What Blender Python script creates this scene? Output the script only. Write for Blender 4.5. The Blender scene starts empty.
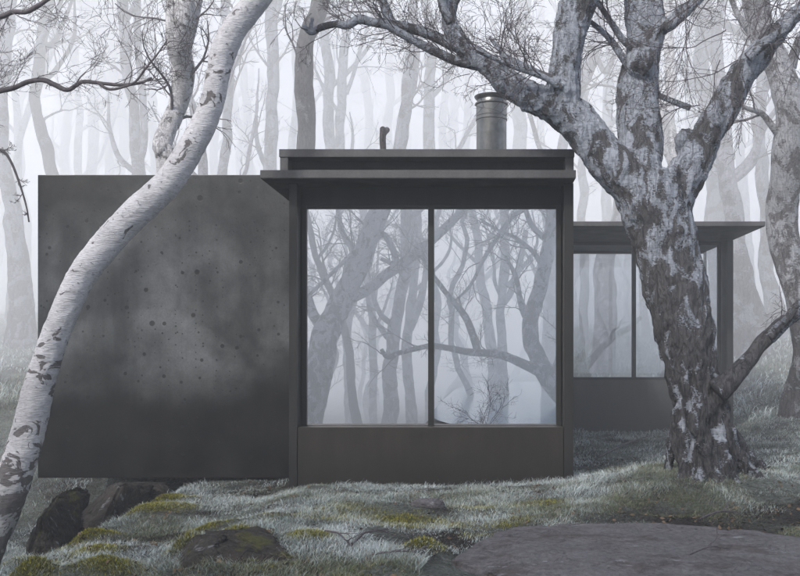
import bpy, bmesh, math, os
import numpy as np
from mathutils import Vector

R = np.random.default_rng(11)
scene = bpy.context.scene
COL = scene.collection

# ------------------------------------------------------------------ helpers
F = 900.0                     # focal length in photo pixels (photo 800 wide)
VX, VY, CH = 478.0, 350.0, 1.32   # vanishing point and camera height


def P(px, py, Y):
    """photo pixel + distance -> world point"""
    return np.array([(px - VX) * Y / F, Y, CH + (VY - py) * Y / F])


def PR(px, py, D):
    """pixel seen in the bay window at optical distance D -> the real point in front of the glass"""
    p = P(px, py, D)
    return np.array([p[0], 18.46 - D, p[2]])


def ss(a, b, x):
    t = np.clip((np.asarray(x, float) - a) / (b - a), 0, 1)
    return t * t * (3 - 2 * t)


def vnoise(p, seed=0):
    p = np.asarray(p, float)
    i = np.floor(p).astype(np.int64)
    f = p - i
    f = f * f * (3 - 2 * f)
    out = 0
    for dx in (0, 1):
        for dy in (0, 1):
            for dz in (0, 1):
                h = ((i[..., 0] + dx) * 374761393 + (i[..., 1] + dy) * 668265263 + (i[..., 2] + dz) * 1440662683 + seed * 974634777) & 0xFFFFFFFF
                h = ((h ^ (h >> 13)) * 1274126177) & 0xFFFFFFFF
                h = ((h ^ (h >> 16)) * 2246822519) & 0xFFFFFFFF
                h = h ^ (h >> 15)
                w = (f[..., 0] if dx else 1 - f[..., 0]) * (f[..., 1] if dy else 1 - f[..., 1]) * (f[..., 2] if dz else 1 - f[..., 2])
                out = out + w * (h & 0xFFFFFF) / float(0x1000000)
    return out


def fbm(p, octv=4, seed=0):
    p = np.asarray(p, float)
    a, s, o = 0.5, 0, 0
    for k in range(octv):
        o = o + a * (vnoise(p * 2 ** k, seed + k * 7) - 0.5)
        a *= 0.5
    return o * 2            # roughly -1..1


def fb2(x, y, sc, octv=4, seed=0):
    x = np.asarray(x, float)
    return fbm(np.stack([x * sc, np.asarray(y, float) * sc, np.full_like(x, 0.37)], -1), octv, seed)


def norm(v):
    return v / np.maximum(np.linalg.norm(v, axis=-1, keepdims=True), 1e-9)


def mesh_raw(name, verts, faces_list, mat=None, parent=None, origin=None, smooth=True, colors=None):
    """verts (n,3); faces_list: list of int arrays (m,k). One mesh object."""
    verts = np.asarray(verts, np.float32)
    if origin is not None:
        verts = verts - np.asarray(origin, np.float32)
    me = bpy.data.meshes.new(name)
    me.vertices.add(len(verts))
    me.vertices.foreach_set('co', verts.ravel())
    faces_list = [np.asarray(f, np.int32) for f in faces_list if len(f)]
    nl = sum(f.size for f in faces_list)
    npoly = sum(len(f) for f in faces_list)
    me.loops.add(nl)
    me.polygons.add(npoly)
    me.loops.foreach_set('vertex_index', np.concatenate([f.ravel() for f in faces_list]))
    tot = np.concatenate([np.full(len(f), f.shape[1], np.int32) for f in faces_list])
    start = np.concatenate([[0], np.cumsum(tot)[:-1]]).astype(np.int32)
    me.polygons.foreach_set('loop_start', start)
    me.polygons.foreach_set('use_smooth', np.full(npoly, smooth, bool))
    if colors is not None:
        ca = me.color_attributes.new('Col', 'FLOAT_COLOR', 'POINT')
        c4 = np.ones((len(verts), 4), np.float32)
        c4[:, :3] = colors
        ca.data.foreach_set('color', c4.ravel())
    me.update(calc_edges=True)
    o = bpy.data.objects.new(name, me)
    COL.objects.link(o)
    if mat is not None:
        me.materials.append(mat)
    if parent is not None:
        o.parent = parent
    elif origin is not None:
        o.location = origin
    return o


def empty(name, loc, label=None, cat=None, group=None):
    o = bpy.data.objects.new(name, None)
    COL.objects.link(o)
    o.location = loc
    o.empty_display_size = 0.2
    tag(o, label, cat, group)
    return o


def tag(o, label=None, cat=None, group=None, kind=None):
    if label: o['label'] = label
    if cat: o['category'] = cat
    if group: o['group'] = group
    if kind: o['kind'] = kind
    return o


class BX:
    """collects bevelled boxes into one mesh"""
    def __init__(s):
        s.bm = bmesh.new()

    def box(s, x0, x1, y0, y1, z0, z1, bev=0.004):
        t = bmesh.new()
        bmesh.ops.create_cube(t, size=1)
        for v in t.verts:
            v.co = ((x0 + x1) / 2 + v.co.x * (x1 - x0), (y0 + y1) / 2 + v.co.y * (y1 - y0), (z0 + z1) / 2 + v.co.z * (z1 - z0))
        if bev:
            bmesh.ops.bevel(t, geom=t.edges[:], offset=bev, segments=2, affect='EDGES', profile=0.6)
        me = bpy.data.meshes.new('tmp'); t.to_mesh(me); t.free()
        s.bm.from_mesh(me); bpy.data.meshes.remove(me)
        return s

    def build(s, name, mat, parent=None):
        me = bpy.data.meshes.new(name)
        if parent is not None:
            bmesh.ops.translate(s.bm, verts=s.bm.verts[:], vec=-Vector(ROOTLOC[parent.name]))
        s.bm.to_mesh(me); s.bm.free()
        o = bpy.data.objects.new(name, me); COL.objects.link(o)
        me.materials.append(mat)
        o.parent = parent
        return o


ROOTLOC = {}


def lathe(prof, cx, cy, seg=48):
    prof = np.asarray(prof, float)
    a = np.linspace(0, 2 * math.pi, seg, endpoint=False)
    n = len(prof)
    v = np.zeros((n, seg, 3))
    v[..., 0] = cx + prof[:, None, 0] * np.cos(a)
    v[..., 1] = cy + prof[:, None, 0] * np.sin(a)
    v[..., 2] = prof[:, None, 1]
    f = []
    for i in range(n - 1):
        j = np.arange(seg); k = (j + 1) % seg
        f.append(np.stack([i * seg + j, i * seg + k, (i + 1) * seg + k, (i + 1) * seg + j], -1))
    return v.reshape(-1, 3), np.concatenate(f)


# ------------------------------------------------------------------ tubes and twigs
def tubes(pl, rad, sides):
    """pl (N,P,3), rad (N,P) -> verts, quads"""
    N, Pn, _ = pl.shape
    t = np.gradient(pl, axis=1)
    t = norm(t)
    mean = norm(t.mean(axis=1))
    ax = np.eye(3)[np.argmin(np.abs(mean), axis=1)]
    u = norm(np.cross(t, ax[:, None, :]))
    v = np.cross(t, u)
    a = np.linspace(0, 2 * math.pi, sides, endpoint=False)
    ring = pl[:, :, None, :] + rad[:, :, None, None] * (np.cos(a)[:, None] * u[:, :, None, :] + np.sin(a)[:, None] * v[:, :, None, :])
    verts = ring.reshape(-1, 3)
    idx = np.arange(N * Pn * sides).reshape(N, Pn, sides)
    nx = np.roll(idx, -1, axis=2)
    q = np.stack([idx[:, :-1], nx[:, :-1], nx[:, 1:], idx[:, 1:]], -1).reshape(-1, 4)
    return verts, q


def catmull(pts, n):
    pts = np.asarray(pts, float)
    if len(pts) == 2:
        t = np.linspace(0, 1, n)[:, None]
        return pts[0] * (1 - t) + pts[1] * t
    e = np.concatenate([[2 * pts[0] - pts[1]], pts, [2 * pts[-1] - pts[-2]]])
    d = np.concatenate([[0], np.cumsum(np.linalg.norm(np.diff(pts[:, :3], axis=0), axis=1))])
    s = np.linspace(0, d[-1], n)
    k = np.clip(np.searchsorted(d, s, side='right') - 1, 0, len(pts) - 2)
    t = ((s - d[k]) / np.maximum(d[k + 1] - d[k], 1e-9))[:, None]
    p0, p1, p2, p3 = e[k], e[k + 1], e[k + 2], e[k + 3]
    return 0.5 * (2 * p1 + (p2 - p0) * t + (2 * p0 - 5 * p1 + 4 * p2 - p3) * t ** 2 + (3 * p1 - p0 - 3 * p2 + p3) * t ** 3)


def limb(pts, rads, n, sides, amp=0.12, freq=6.0, seed=0, cap=True, fine=0.0, wob=0.0):
    """knobbly tapered tube along a smooth path; amp is relative to the radius"""
    pr = np.concatenate([np.asarray(pts, float), np.asarray(rads, float)[:, None]], 1)
    c = catmull(pr, n)
    if wob:
        t_ = np.concatenate([[0], np.cumsum(np.linalg.norm(np.diff(c[:, :3], axis=0), axis=1))])
        for ax in (0, 1):
            c[:, ax] += wob * (fbm(np.stack([t_ * .75, t_ * 0 + seed * 1.7, t_ * 0 + ax * 9], -1), 3, seed) - fbm(np.array([[0, seed * 1.7, ax * 9.]]), 3, seed))
    pl, rad = c[None, :, :3], np.maximum(c[None, :, 3], 0.002)
    v, q = tubes(pl, rad, sides)
    cen = np.repeat(c[:, :3], sides, axis=0)
    d = v - cen
    k = 1 + amp * fbm(v * freq, 3, seed) + 0.5 * amp * fbm(cen * freq * 0.6, 2, seed + 3)
    if fine:
        k = k + fine * fbm(v * np.array([26, 26, 60.]), 2, seed + 9)
    v = cen + d * k[:, None]
    faces = [q]
    if cap:
        v = np.concatenate([v, c[:1, :3], c[-1:, :3]])
        n0 = len(v) - 2
        j = np.arange(sides); kx = (j + 1) % sides
        b = (n - 1) * sides
        faces.append(np.concatenate([np.stack([kx, j, np.full(sides, n0)], -1), np.stack([b + j, b + kx, np.full(sides, n0 + 1)], -1)]))
    return v, faces, c


def merge(parts):
    vs, fs, off = [], {}, 0
    for v, faces in parts:
        vs.append(v)
        for f in faces:
            fs.setdefault(f.shape[1], []).append(np.asarray(f) + off)
        off += len(v)
    return np.concatenate(vs), [np.concatenate(x) for x in fs.values()]


def grow(start, dirs, length, rad, Pn, wig, pull, rng, tip=0.25):
    N = len(start)
    pl = np.zeros((N, Pn, 3)); dd = np.zeros((N, Pn, 3))
    pl[:, 0] = start; d = norm(dirs); dd[:, 0] = d
    step = (length / (Pn - 1))[:, None]
    for i in range(1, Pn):
        d = norm(d + rng.normal(0, wig, (N, 3)) + np.asarray(pull))
        pl[:, i] = pl[:, i - 1] + d * step
        dd[:, i] = d
    r = rad[:, None] * np.linspace(1, tip, Pn)[None]
    return pl, dd, r


def offshoots(pl, dd, r, length, k, ang, rng, lo=0.2, lr=(0.35, 0.7), rr=0.6, planar=None):
    N, Pn, _ = pl.shape
    M = N * k
    par = np.repeat(np.arange(N), k)
    t = rng.uniform(lo, 0.97, M) * (Pn - 1)
    i = np.floor(t).astype(int); fr = (t - i)[:, None]
    i2 = np.minimum(i + 1, Pn - 1)
    st = pl[par, i] * (1 - fr) + pl[par, i2] * fr
    d = dd[par, i2]
    pr = norm(np.cross(d, rng.normal(0, 1, (M, 3))))
    a = rng.normal(ang, 0.22, M)[:, None]
    nd = norm(d * np.cos(a) + pr * np.sin(a))
    ln = length[par] * rng.uniform(lr[0], lr[1], M) * (1.1 - 0.5 * t / (Pn - 1))
    rd = np.maximum(r[par, i] * rr, 0.0)
    return st, nd, ln, rd


def twig_parts(start, dirs, length, rad, rng, ks=(5, 4), wig=0.22, pulls=((0, 0, 0.02),) * 3, minr=0.002, Ps=(9, 7, 5), sides=(5, 4, 3), ang=0.75):
    out = []
    pl, dd, r = grow(start, dirs, length, rad, Ps[0], wig, pulls[0], rng)
    r = np.maximum(r, minr)
    v, q = tubes(pl, r, sides[0]); out.append((v, [q]))
    for L, k in enumerate(ks):
        st, nd, ln, rd = offshoots(pl, dd, r, length, k, ang, rng)
        length = ln
        pl, dd, r = grow(st, nd, ln, np.maximum(rd, minr), Ps[min(L + 1, len(Ps) - 1)], wig * 1.1, pulls[min(L + 1, len(pulls) - 1)], rng, 0.45)
        r = np.maximum(r, minr)
        v, q = tubes(pl, r, sides[min(L + 1, len(sides) - 1)]); out.append((v, [q]))
    return out


# ------------------------------------------------------------------ materials
def new_mat(name):
    m = bpy.data.materials.new(name); m.use_nodes = True
    nt = m.node_tree
    b = nt.nodes['Principled BSDF']
    return m, nt, b


def nd(nt, typ, **kw):
    n = nt.nodes.new(typ)
    for k, v in kw.items():
        if hasattr(n, k): setattr(n, k, v)
        else: n.inputs[k].default_value = v
    return n


def coords(nt, scale=(1, 1, 1), kind='Object'):
    tc = nd(nt, 'ShaderNodeTexCoord')
    mp = nd(nt, 'ShaderNodeMapping')
    mp.inputs['Scale'].default_value = scale
    nt.links.new(tc.outputs[kind], mp.inputs['Vector'])
    return mp.outputs['Vector']


def noise(nt, vec, scale, detail=5, rough=0.6, dist=0.0):
    n = nd(nt, 'ShaderNodeTexNoise')
    n.inputs['Scale'].default_value = scale; n.inputs['Detail'].default_value = detail
    n.inputs['Roughness'].default_value = rough; n.inputs['Distortion'].default_value = dist
    nt.links.new(vec, n.inputs['Vector'])
    return n.outputs['Fac']


def ramp(nt, fac, stops, interp='LINEAR'):
    r = nd(nt, 'ShaderNodeValToRGB')
    r.color_ramp.interpolation = interp
    e = r.color_ramp.elements
    while len(e) < len(stops): e.new(0.5)
    for k, (p, c) in enumerate(stops):
        e[k].position = p
        e[k].color = (c, c, c, 1) if np.isscalar(c) else (*c, 1)
    nt.links.new(fac, r.inputs['Fac'])
    return r.outputs['Color']


def mixc(nt, fac, a, b, mode='MIX'):
    n = nd(nt, 'ShaderNodeMix', data_type='RGBA', blend_type=mode)
    for s, x in ((0, fac), (6, a), (7, b)):
        if hasattr(x, 'node'): nt.links.new(x, n.inputs[s])
        elif np.isscalar(x): n.inputs[s].default_value = x
        else: n.inputs[s].default_value = (*x, 1)
    return n.outputs[2]


def math_(nt, op, a, b=0.0, clamp=False):
    n = nd(nt, 'ShaderNodeMath', operation=op, use_clamp=clamp)
    for s, x in ((0, a), (1, b)):
        if hasattr(x, 'node'): nt.links.new(x, n.inputs[s])
        else: n.inputs[s].default_value = x
    return n.outputs[0]


def bump(nt, b, height, strength=0.5, dist=0.02):
    n = nd(nt, 'ShaderNodeBump')
    n.inputs['Strength'].default_value = strength; n.inputs['Distance'].default_value = dist
    nt.links.new(height, n.inputs['Height'])
    nt.links.new(n.outputs['Normal'], b.inputs['Normal'])


def zval(nt, kind='Object'):
    tc = nd(nt, 'ShaderNodeTexCoord'); sx = nd(nt, 'ShaderNodeSeparateXYZ')
    nt.links.new(tc.outputs[kind], sx.inputs[0])
    return sx.outputs['Z']


def maprange(nt, v, a, b, c=0.0, d=1.0):
    n = nd(nt, 'ShaderNodeMapRange', interpolation_type='SMOOTHSTEP')
    nt.links.new(v, n.inputs['Value'])
    for k, x in zip(('From Min', 'From Max', 'To Min', 'To Max'), (a, b, c, d)): n.inputs[k].default_value = x
    return n.outputs['Result']


def bark_white():
    m, nt, b = new_mat('white_birch_bark')
    v = coords(nt); vh = coords(nt, (1, 1, 5.5))
    z = zval(nt)
    base = mixc(nt, noise(nt, v, 5, 4), (0.50, 0.50, 0.53), (0.78, 0.78, 0.82))
    fine = ramp(nt, noise(nt, vh, 22, 4, 0.7), [(0.36, 0.45), (0.52, 1.0)])
    col = mixc(nt, 0.5, base, fine, 'MULTIPLY')
    col = mixc(nt, 0.6, col, ramp(nt, noise(nt, coords(nt, (1, 1, .8)), 3.0, 5, .6), [(0.35, 0.62), (0.6, 1.05)]), 'MULTIPLY')
    col = mixc(nt, maprange(nt, z, 1.3, 0.3, 0.0, 0.5), col, (0.16, 0.165, 0.12))
    # peeled dark scars: strongest near the base, a band in the middle, few above
    n1 = noise(nt, coords(nt, (1, 1, 1.25)), 5.5, 7, 0.6, 0.9)
    low = maprange(nt, z, 1.75, 1.15, 0.0, 0.15)
    band = math_(nt, 'MULTIPLY', maprange(nt, z, 1.7, 1.85), maprange(nt, z, 2.35, 2.1))
    th = math_(nt, 'ADD', n1, math_(nt, 'ADD', low, math_(nt, 'MULTIPLY', band, 0.12)))
    mask = ramp(nt, th, [(0.625, 0.0), (0.64, 1.0)])
    dark = mixc(nt, noise(nt, v, 40, 7, .75), (0.05, 0.048, 0.05), (0.24, 0.225, 0.225))
    col = mixc(nt, mask, col, dark)
    # lenticels
    len_ = ramp(nt, noise(nt, coords(nt, (1, 1, 9)), 9, 2, 0.5), [(0.70, 0.0), (0.73, 1.0)])
    col = mixc(nt, math_(nt, 'MULTIPLY', len_, 0.8), col, (0.10, 0.09, 0.09))
    nt.links.new(col, b.inputs['Base Color']); b.inputs['Roughness'].default_value = 0.75
    h = math_(nt, 'ADD', noise(nt, vh, 18, 5), math_(nt, 'MULTIPLY', mask, -0.5))
    bump(nt, b, h, 0.7, 0.02)
    return m


def bark_patchy(name, thr, top, dark0, dark1, white0, white1, zlo, zhi, sc=5.0, vz=0.8, lift=0.0):
    """dark furrowed bark with peeling pale plates; whiter higher up"""
    m, nt, b = new_mat(name)
    v = coords(nt)
    z = zval(nt)
    big = noise(nt, coords(nt, (1, 1, vz)), sc, 6, 0.62, 0.7)
    fine = noise(nt, coords(nt, (1, 1, 2.2)), sc * 6, 5, 0.7, 0.3)
    up = maprange(nt, z, zlo, zhi, 0.0, top)
    th = math_(nt, 'ADD', math_(nt, 'ADD', math_(nt, 'MULTIPLY', big, 0.72), math_(nt, 'MULTIPLY', fine, 0.28)), up)
    mask = ramp(nt, th, [(thr - 0.012, 0.0), (thr + 0.014, 1.0)])
    grain = noise(nt, coords(nt, (1, 1, 0.28)), 30, 8, 0.78, 0.4)
    dk = mixc(nt, ramp(nt, grain, [(0.38, 0.0), (0.62, 1.0)]), dark0, dark1)
    crack = ramp(nt, noise(nt, coords(nt, (1, 1, 0.22)), 13, 5, 0.65, 0.8), [(0.47, 1.0), (0.50, 0.0), (0.53, 1.0)])
    dk = mixc(nt, 0.8, dk, ramp(nt, crack, [(0.0, 0.25), (0.7, 1.0)]), 'MULTIPLY')
    lich = ramp(nt, noise(nt, v, 16, 6, 0.75), [(0.60, 0.0), (0.68, 1.0)])
    dk = mixc(nt, math_(nt, 'MULTIPLY', lich, 0.25), dk, white0)
    if lift:
        dk = mixc(nt, maprange(nt, z, .4, 1.9, 0.0, 0.55), dk, mixc(nt, grain, (lift, lift, lift * 1.04), (lift * 1.7, lift * 1.68, lift * 1.76)))
    wt = mixc(nt, noise(nt, coords(nt, (1, 1, 4)), 20, 4, 0.7), white0, white1)
    wt = mixc(nt, 0.6, wt, ramp(nt, noise(nt, coords(nt, (1, 1, 6)), 14, 5, 0.7), [(0.4, 0.5), (0.52, 1.0)]), 'MULTIPLY')
    col = mixc(nt, mask, dk, wt)
    nt.links.new(col, b.inputs['Base Color']); b.inputs['Roughness'].default_value = 0.85
    h = math_(nt, 'ADD', math_(nt, 'ADD', grain, math_(nt, 'MULTIPLY', crack, 0.5)), math_(nt, 'MULTIPLY', mask, 0.25))
    bump(nt, b, h, 1.0, 0.05)
    return m


def simple_noise_mat(name, c0, c1, scale, rough=0.8, bs=0.4, bd=0.01, sc3=(1, 1, 1), detail=6, spec=0.5, metal=0.0):
    m, nt, b = new_mat(name)
    n = noise(nt, coords(nt, sc3), scale, detail, 0.65)
    col = ramp(nt, n, [(0.3, c0), (0.7, c1)])
    nt.links.new(col, b.inputs['Base Color'])
    b.inputs['Roughness'].default_value = rough; b.inputs['Specular IOR Level'].default_value = spec; b.inputs['Metallic'].default_value = metal
    if bs: bump(nt, b, n, bs, bd)
    return m


def concrete():
    m, nt, b = new_mat('dark_weathered_concrete')
    v = coords(nt)
    z = zval(nt)
    cloud = noise(nt, coords(nt, (1, 1, .75)), 1.15, 4, 0.5, 0.5)
    med = noise(nt, coords(nt, (1, 1, 0.9)), 3.6, 8, 0.66, 0.3)
    fine = noise(nt, v, 45, 6, 0.75)
    # reflections painted into the colour: pale dappled middle, dark ground below, darker top
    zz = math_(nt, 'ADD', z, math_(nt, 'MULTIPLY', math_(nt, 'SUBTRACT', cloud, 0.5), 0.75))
    refl_band = math_(nt, 'MULTIPLY', maprange(nt, zz, 0.65, 1.45), maprange(nt, zz, 3.1, 2.2, 0.30, 1.0))
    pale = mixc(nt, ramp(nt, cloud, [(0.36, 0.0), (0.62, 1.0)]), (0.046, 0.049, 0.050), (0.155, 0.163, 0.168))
    ground_refl = mixc(nt, med, (0.005, 0.0046, 0.004), (0.013, 0.012, 0.0105))
    col = mixc(nt, refl_band, ground_refl, pale)
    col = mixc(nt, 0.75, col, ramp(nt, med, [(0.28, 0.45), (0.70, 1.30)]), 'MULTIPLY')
    col = mixc(nt, 0.5, col, ramp(nt, fine, [(0.3, 0.5), (0.7, 1.35)]), 'MULTIPLY')
    # rain streaks
    st = noise(nt, coords(nt, (7, 7, .25)), 2.0, 4, 0.6)
    col = mixc(nt, 0.22, col, ramp(nt, st, [(0.35, 0.62), (0.6, 1.1)]), 'MULTIPLY')
    # blow holes of several sizes
    tc = nd(nt, 'ShaderNodeTexCoord'); sx = nd(nt, 'ShaderNodeSeparateXYZ'); cb = nd(nt, 'ShaderNodeCombineXYZ')
    nt.links.new(tc.outputs['Object'], sx.inputs[0]); nt.links.new(sx.outputs['X'], cb.inputs['X']); nt.links.new(sx.outputs['Z'], cb.inputs['Y'])
    holes = None
    for sc_, lim_, pw_ in ((1.9, 0.075, 1.5), (4.6, 0.125, 2.0), (13.0, 0.16, 4.0)):
        vo = nd(nt, 'ShaderNodeTexVoronoi'); vo.voronoi_dimensions = '2D'
        vo.inputs['Scale'].default_value = sc_; vo.inputs['Randomness'].default_value = 1.0
        nt.links.new(cb.outputs[0], vo.inputs['Vector'])
        sz = nd(nt, 'ShaderNodeSeparateColor'); nt.links.new(vo.outputs['Color'], sz.inputs[0])
        lim = math_(nt, 'MULTIPLY', math_(nt, 'POWER', sz.outputs[0], pw_), lim_)
        h_ = math_(nt, 'MULTIPLY', math_(nt, 'SUBTRACT', lim, vo.outputs['Distance']), 60.0, True)
        holes = h_ if holes is None else math_(nt, 'MAXIMUM', holes, h_)
    col = mixc(nt, math_(nt, 'MULTIPLY', holes, 0.8), col, (0.012, 0.012, 0.012))
    nt.links.new(col, b.inputs['Base Color'])
    nt.links.new(ramp(nt, med, [(0.3, 0.28), (0.7, 0.5)]), b.inputs['Roughness'])
    b.inputs['Specular IOR Level'].default_value = 0.35
    bump(nt, b, math_(nt, 'SUBTRACT', math_(nt, 'MULTIPLY', fine, 0.25), holes), 0.25, 0.006)
    return m


def metal_panel(name, c0, c1, rough=0.5, spec=0.5, stain=True, fade=None):
    m, nt, b = new_mat(name)
    v = coords(nt)
    n = noise(nt, v, 3.2, 6, 0.6)
    st = noise(nt, coords(nt, (2.2, 2.2, 0.35)), 3.0, 5, 0.6)
    fn = noise(nt, v, 70, 3, 0.6)
    col = mixc(nt, n, c0, c1)
    col = mixc(nt, 0.55, col, ramp(nt, st, [(0.3, 0.6), (0.7, 1.3)]), 'MULTIPLY')
    col = mixc(nt, 0.35, col, ramp(nt, fn, [(0.3, 0.5), (0.7, 1.4)]), 'MULTIPLY')
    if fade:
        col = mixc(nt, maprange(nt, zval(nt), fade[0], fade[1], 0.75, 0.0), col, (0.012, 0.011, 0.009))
    nt.links.new(col, b.inputs['Base Color'])
    nt.links.new(ramp(nt, n, [(0.3, rough - 0.1), (0.7, rough + 0.12)]), b.inputs['Roughness'])
    b.inputs['Specular IOR Level'].default_value = spec
    bump(nt, b, fn, 0.12, 0.003)
    return m


def mirror_glass():
    m, nt, b = new_mat('reflective_glass')
    nt.nodes.remove(b)
    out = nt.nodes['Material Output']
    g = nd(nt, 'ShaderNodeBsdfGlossy'); g.inputs['Roughness'].default_value = 0.0; g.inputs['Color'].default_value = (0.93, 0.935, 0.94, 1)
    d = nd(nt, 'ShaderNodeBsdfDiffuse'); d.inputs['Color'].default_value = (0.10, 0.105, 0.11, 1)
    mx = nd(nt, 'ShaderNodeMixShader'); mx.inputs[0].default_value = 0.12
    # very slight float-glass waviness
    bp = nd(nt, 'ShaderNodeBump'); bp.inputs['Strength'].default_value = 0.02; bp.inputs['Distance'].default_value = 0.01
    nt.links.new(noise(nt, coords(nt), 1.3, 1), bp.inputs['Height']); nt.links.new(bp.outputs[0], g.inputs['Normal'])
    nt.links.new(g.outputs[0], mx.inputs[1]); nt.links.new(d.outputs[0], mx.inputs[2]); nt.links.new(mx.outputs[0], out.inputs['Surface'])
    return m


def vcol_mat(name, rough=0.8, spec=0.3, trans=0.0):
    m, nt, b = new_mat(name)
    a = nd(nt, 'ShaderNodeVertexColor', layer_name='Col')
    nt.links.new(a.outputs['Color'], b.inputs['Base Color'])
    b.inputs['Roughness'].default_value = rough; b.inputs['Specular IOR Level'].default_value = spec
    return m


def ground_mat():
    m, nt, b = new_mat('frosted_forest_floor')
    v = coords(nt)
    a = nd(nt, 'ShaderNodeVertexColor', layer_name='Col')
    big = noise(nt, v, 1.3, 6, 0.6)
    fine = noise(nt, v, 26, 9, 0.82)
    fcon = ramp(nt, fine, [(0.36, 0.0), (0.64, 1.0)])
    vo = nd(nt, 'ShaderNodeTexVoronoi'); vo.inputs['Scale'].default_value = 48; nt.links.new(v, vo.inputs['Vector'])
    clod = ramp(nt, vo.outputs['Distance'], [(0.1, 1.0), (0.55, 0.0)])
    soil = mixc(nt, fcon, (0.018, 0.016, 0.015), (0.15, 0.135, 0.128))
    soil = mixc(nt, 0.5, soil, clod, 'MULTIPLY')
    turf = mixc(nt, fcon, (0.065, 0.075, 0.055), (0.34, 0.38, 0.36))
    col = mixc(nt, ramp(nt, big, [(0.38, 0.0), (0.55, 1.0)]), soil, turf)
    sep = nd(nt, 'ShaderNodeSeparateColor'); nt.links.new(a.outputs['Color'], sep.inputs[0])
    moss = mixc(nt, fcon, (0.030, 0.034, 0.012), (0.20, 0.195, 0.05))
    col = mixc(nt, sep.outputs[0], col, moss)
    col = mixc(nt, sep.outputs[1], col, soil)
    nt.links.new(col, b.inputs['Base Color']); b.inputs['Roughness'].default_value = 0.95; b.inputs['Specular IOR Level'].default_value = 0.2
    bump(nt, b, math_(nt, 'ADD', fine, math_(nt, 'MULTIPLY', clod, 0.4)), 1.0, 0.08)
    return m


def rock_mat(name, c0, c1, moss=0.0, strat=1.0, rug=1.0):
    m, nt, b = new_mat(name)
    v = coords(nt)
    n = noise(nt, coords(nt, (1, 1, strat)), 4, 8, 0.65, 0.4)
    f = noise(nt, v, 30, 6, 0.7)
    col = mixc(nt, n, c0, c1)
    col = mixc(nt, 0.8, col, ramp(nt, f, [(0.3, 0.5), (0.65, 1.25)]), 'MULTIPLY')
    crk = ramp(nt, noise(nt, coords(nt, (1, 1.6, strat)), 2.6, 6, 0.6, 1.2), [(0.478, 1.0), (0.492, 0.0), (0.506, 1.0)])
    col = mixc(nt, 0.85 * rug ** .5, col, ramp(nt, crk, [(0.0, 0.25), (0.6, 1.0)]), 'MULTIPLY')
    dirt = ramp(nt, noise(nt, coords(nt, (.7, 1.4, 1)), 3.2, 8, 0.72, .5), [(0.50, 0.0), (0.62, 1.0)])
    col = mixc(nt, math_(nt, 'MULTIPLY', dirt, 0.6), col, (0.055, 0.040, 0.030))
    lich = ramp(nt, noise(nt, coords(nt, (.7, 1.6, 1)), 6, 6, 0.7), [(0.62, 0.0), (0.66, 1.0)])
    col = mixc(nt, math_(nt, 'MULTIPLY', lich, 0.55), col, (0.36, 0.38, 0.41))
    if moss:
        ge = nd(nt, 'ShaderNodeNewGeometry'); sx = nd(nt, 'ShaderNodeSeparateXYZ'); nt.links.new(ge.outputs['Normal'], sx.inputs[0])
        t = math_(nt, 'ADD', math_(nt, 'MULTIPLY', sx.outputs['Z'], 0.35), noise(nt, v, 3.5, 4))
        mk = ramp(nt, t, [(0.86 - moss, 0.0), (0.93 - moss, 1.0)])
        col = mixc(nt, mk, col, mixc(nt, f, (0.03, 0.033, 0.010), (0.14, 0.135, 0.035)))
    nt.links.new(col, b.inputs['Base Color']); b.inputs['Roughness'].default_value = 0.8; b.inputs['Specular IOR Level'].default_value = 0.35
    bump(nt, b, math_(nt, 'ADD', math_(nt, 'ADD', n, math_(nt, 'MULTIPLY', crk, 0.5)), math_(nt, 'MULTIPLY', f, 0.6)), rug, 0.06)
    return m


def vol_mat(name, dens, color, emit, scat=0.985):
    """mist: scatters daylight over distance, plus a weak glow added to brighten it"""
    m = bpy.data.materials.new(name); m.use_nodes = True
    nt = m.node_tree; nt.nodes.remove(nt.nodes['Principled BSDF'])
    out = nt.nodes['Material Output']
    pv = nd(nt, 'ShaderNodeVolumePrincipled')
    pv.inputs['Density'].default_value = dens
    pv.inputs['Color'].default_value = (scat - .010, scat, min(scat + .004, 1), 1)
    pv.inputs['Absorption Color'].default_value = (1, 1, 1, 1); pv.inputs['Anisotropy'].default_value = 0.0
    pv.inputs['Emission Color'].default_value = (*color, 1)
    pv.inputs['Emission Strength'].default_value = emit * dens  # added glow of the volume itself, on top of scattered light
    nt.links.new(pv.outputs[0], out.inputs['Volume'])
    return m


M_white = bark_white()
M_hero = bark_patchy('veteran_birch_bark', 0.558, 0.085, (0.032, 0.031, 0.035), (0.150, 0.147, 0.156), (0.38, 0.42, 0.50), (0.68, 0.73, 0.82), 1.0, 3.4, 7.0, 0.55, 0.13)
M_birch2 = bark_patchy('blotched_birch_bark', 0.455, 0.03, (0.14, 0.135, 0.135), (0.27, 0.26, 0.265), (0.58, 0.58, 0.61), (0.84, 0.84, 0.87), 3, 5, 6)
M_edge = bark_patchy('grey_birch_bark', 0.53, 0.08, (0.07, 0.065, 0.07), (0.16, 0.15, 0.155), (0.30, 0.31, 0.35), (0.46, 0.47, 0.51), 1, 5, 4)
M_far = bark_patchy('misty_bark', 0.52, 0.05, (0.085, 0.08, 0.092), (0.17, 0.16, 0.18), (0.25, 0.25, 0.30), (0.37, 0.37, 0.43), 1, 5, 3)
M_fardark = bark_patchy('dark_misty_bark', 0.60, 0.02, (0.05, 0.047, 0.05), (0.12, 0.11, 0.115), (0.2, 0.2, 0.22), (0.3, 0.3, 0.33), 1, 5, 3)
M_twig = simple_noise_mat('twig_bark', (0.055, 0.048, 0.054), (0.14, 0.125, 0.135), 30, 0.8, 0, sc3=(1, 1, 1))
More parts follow.
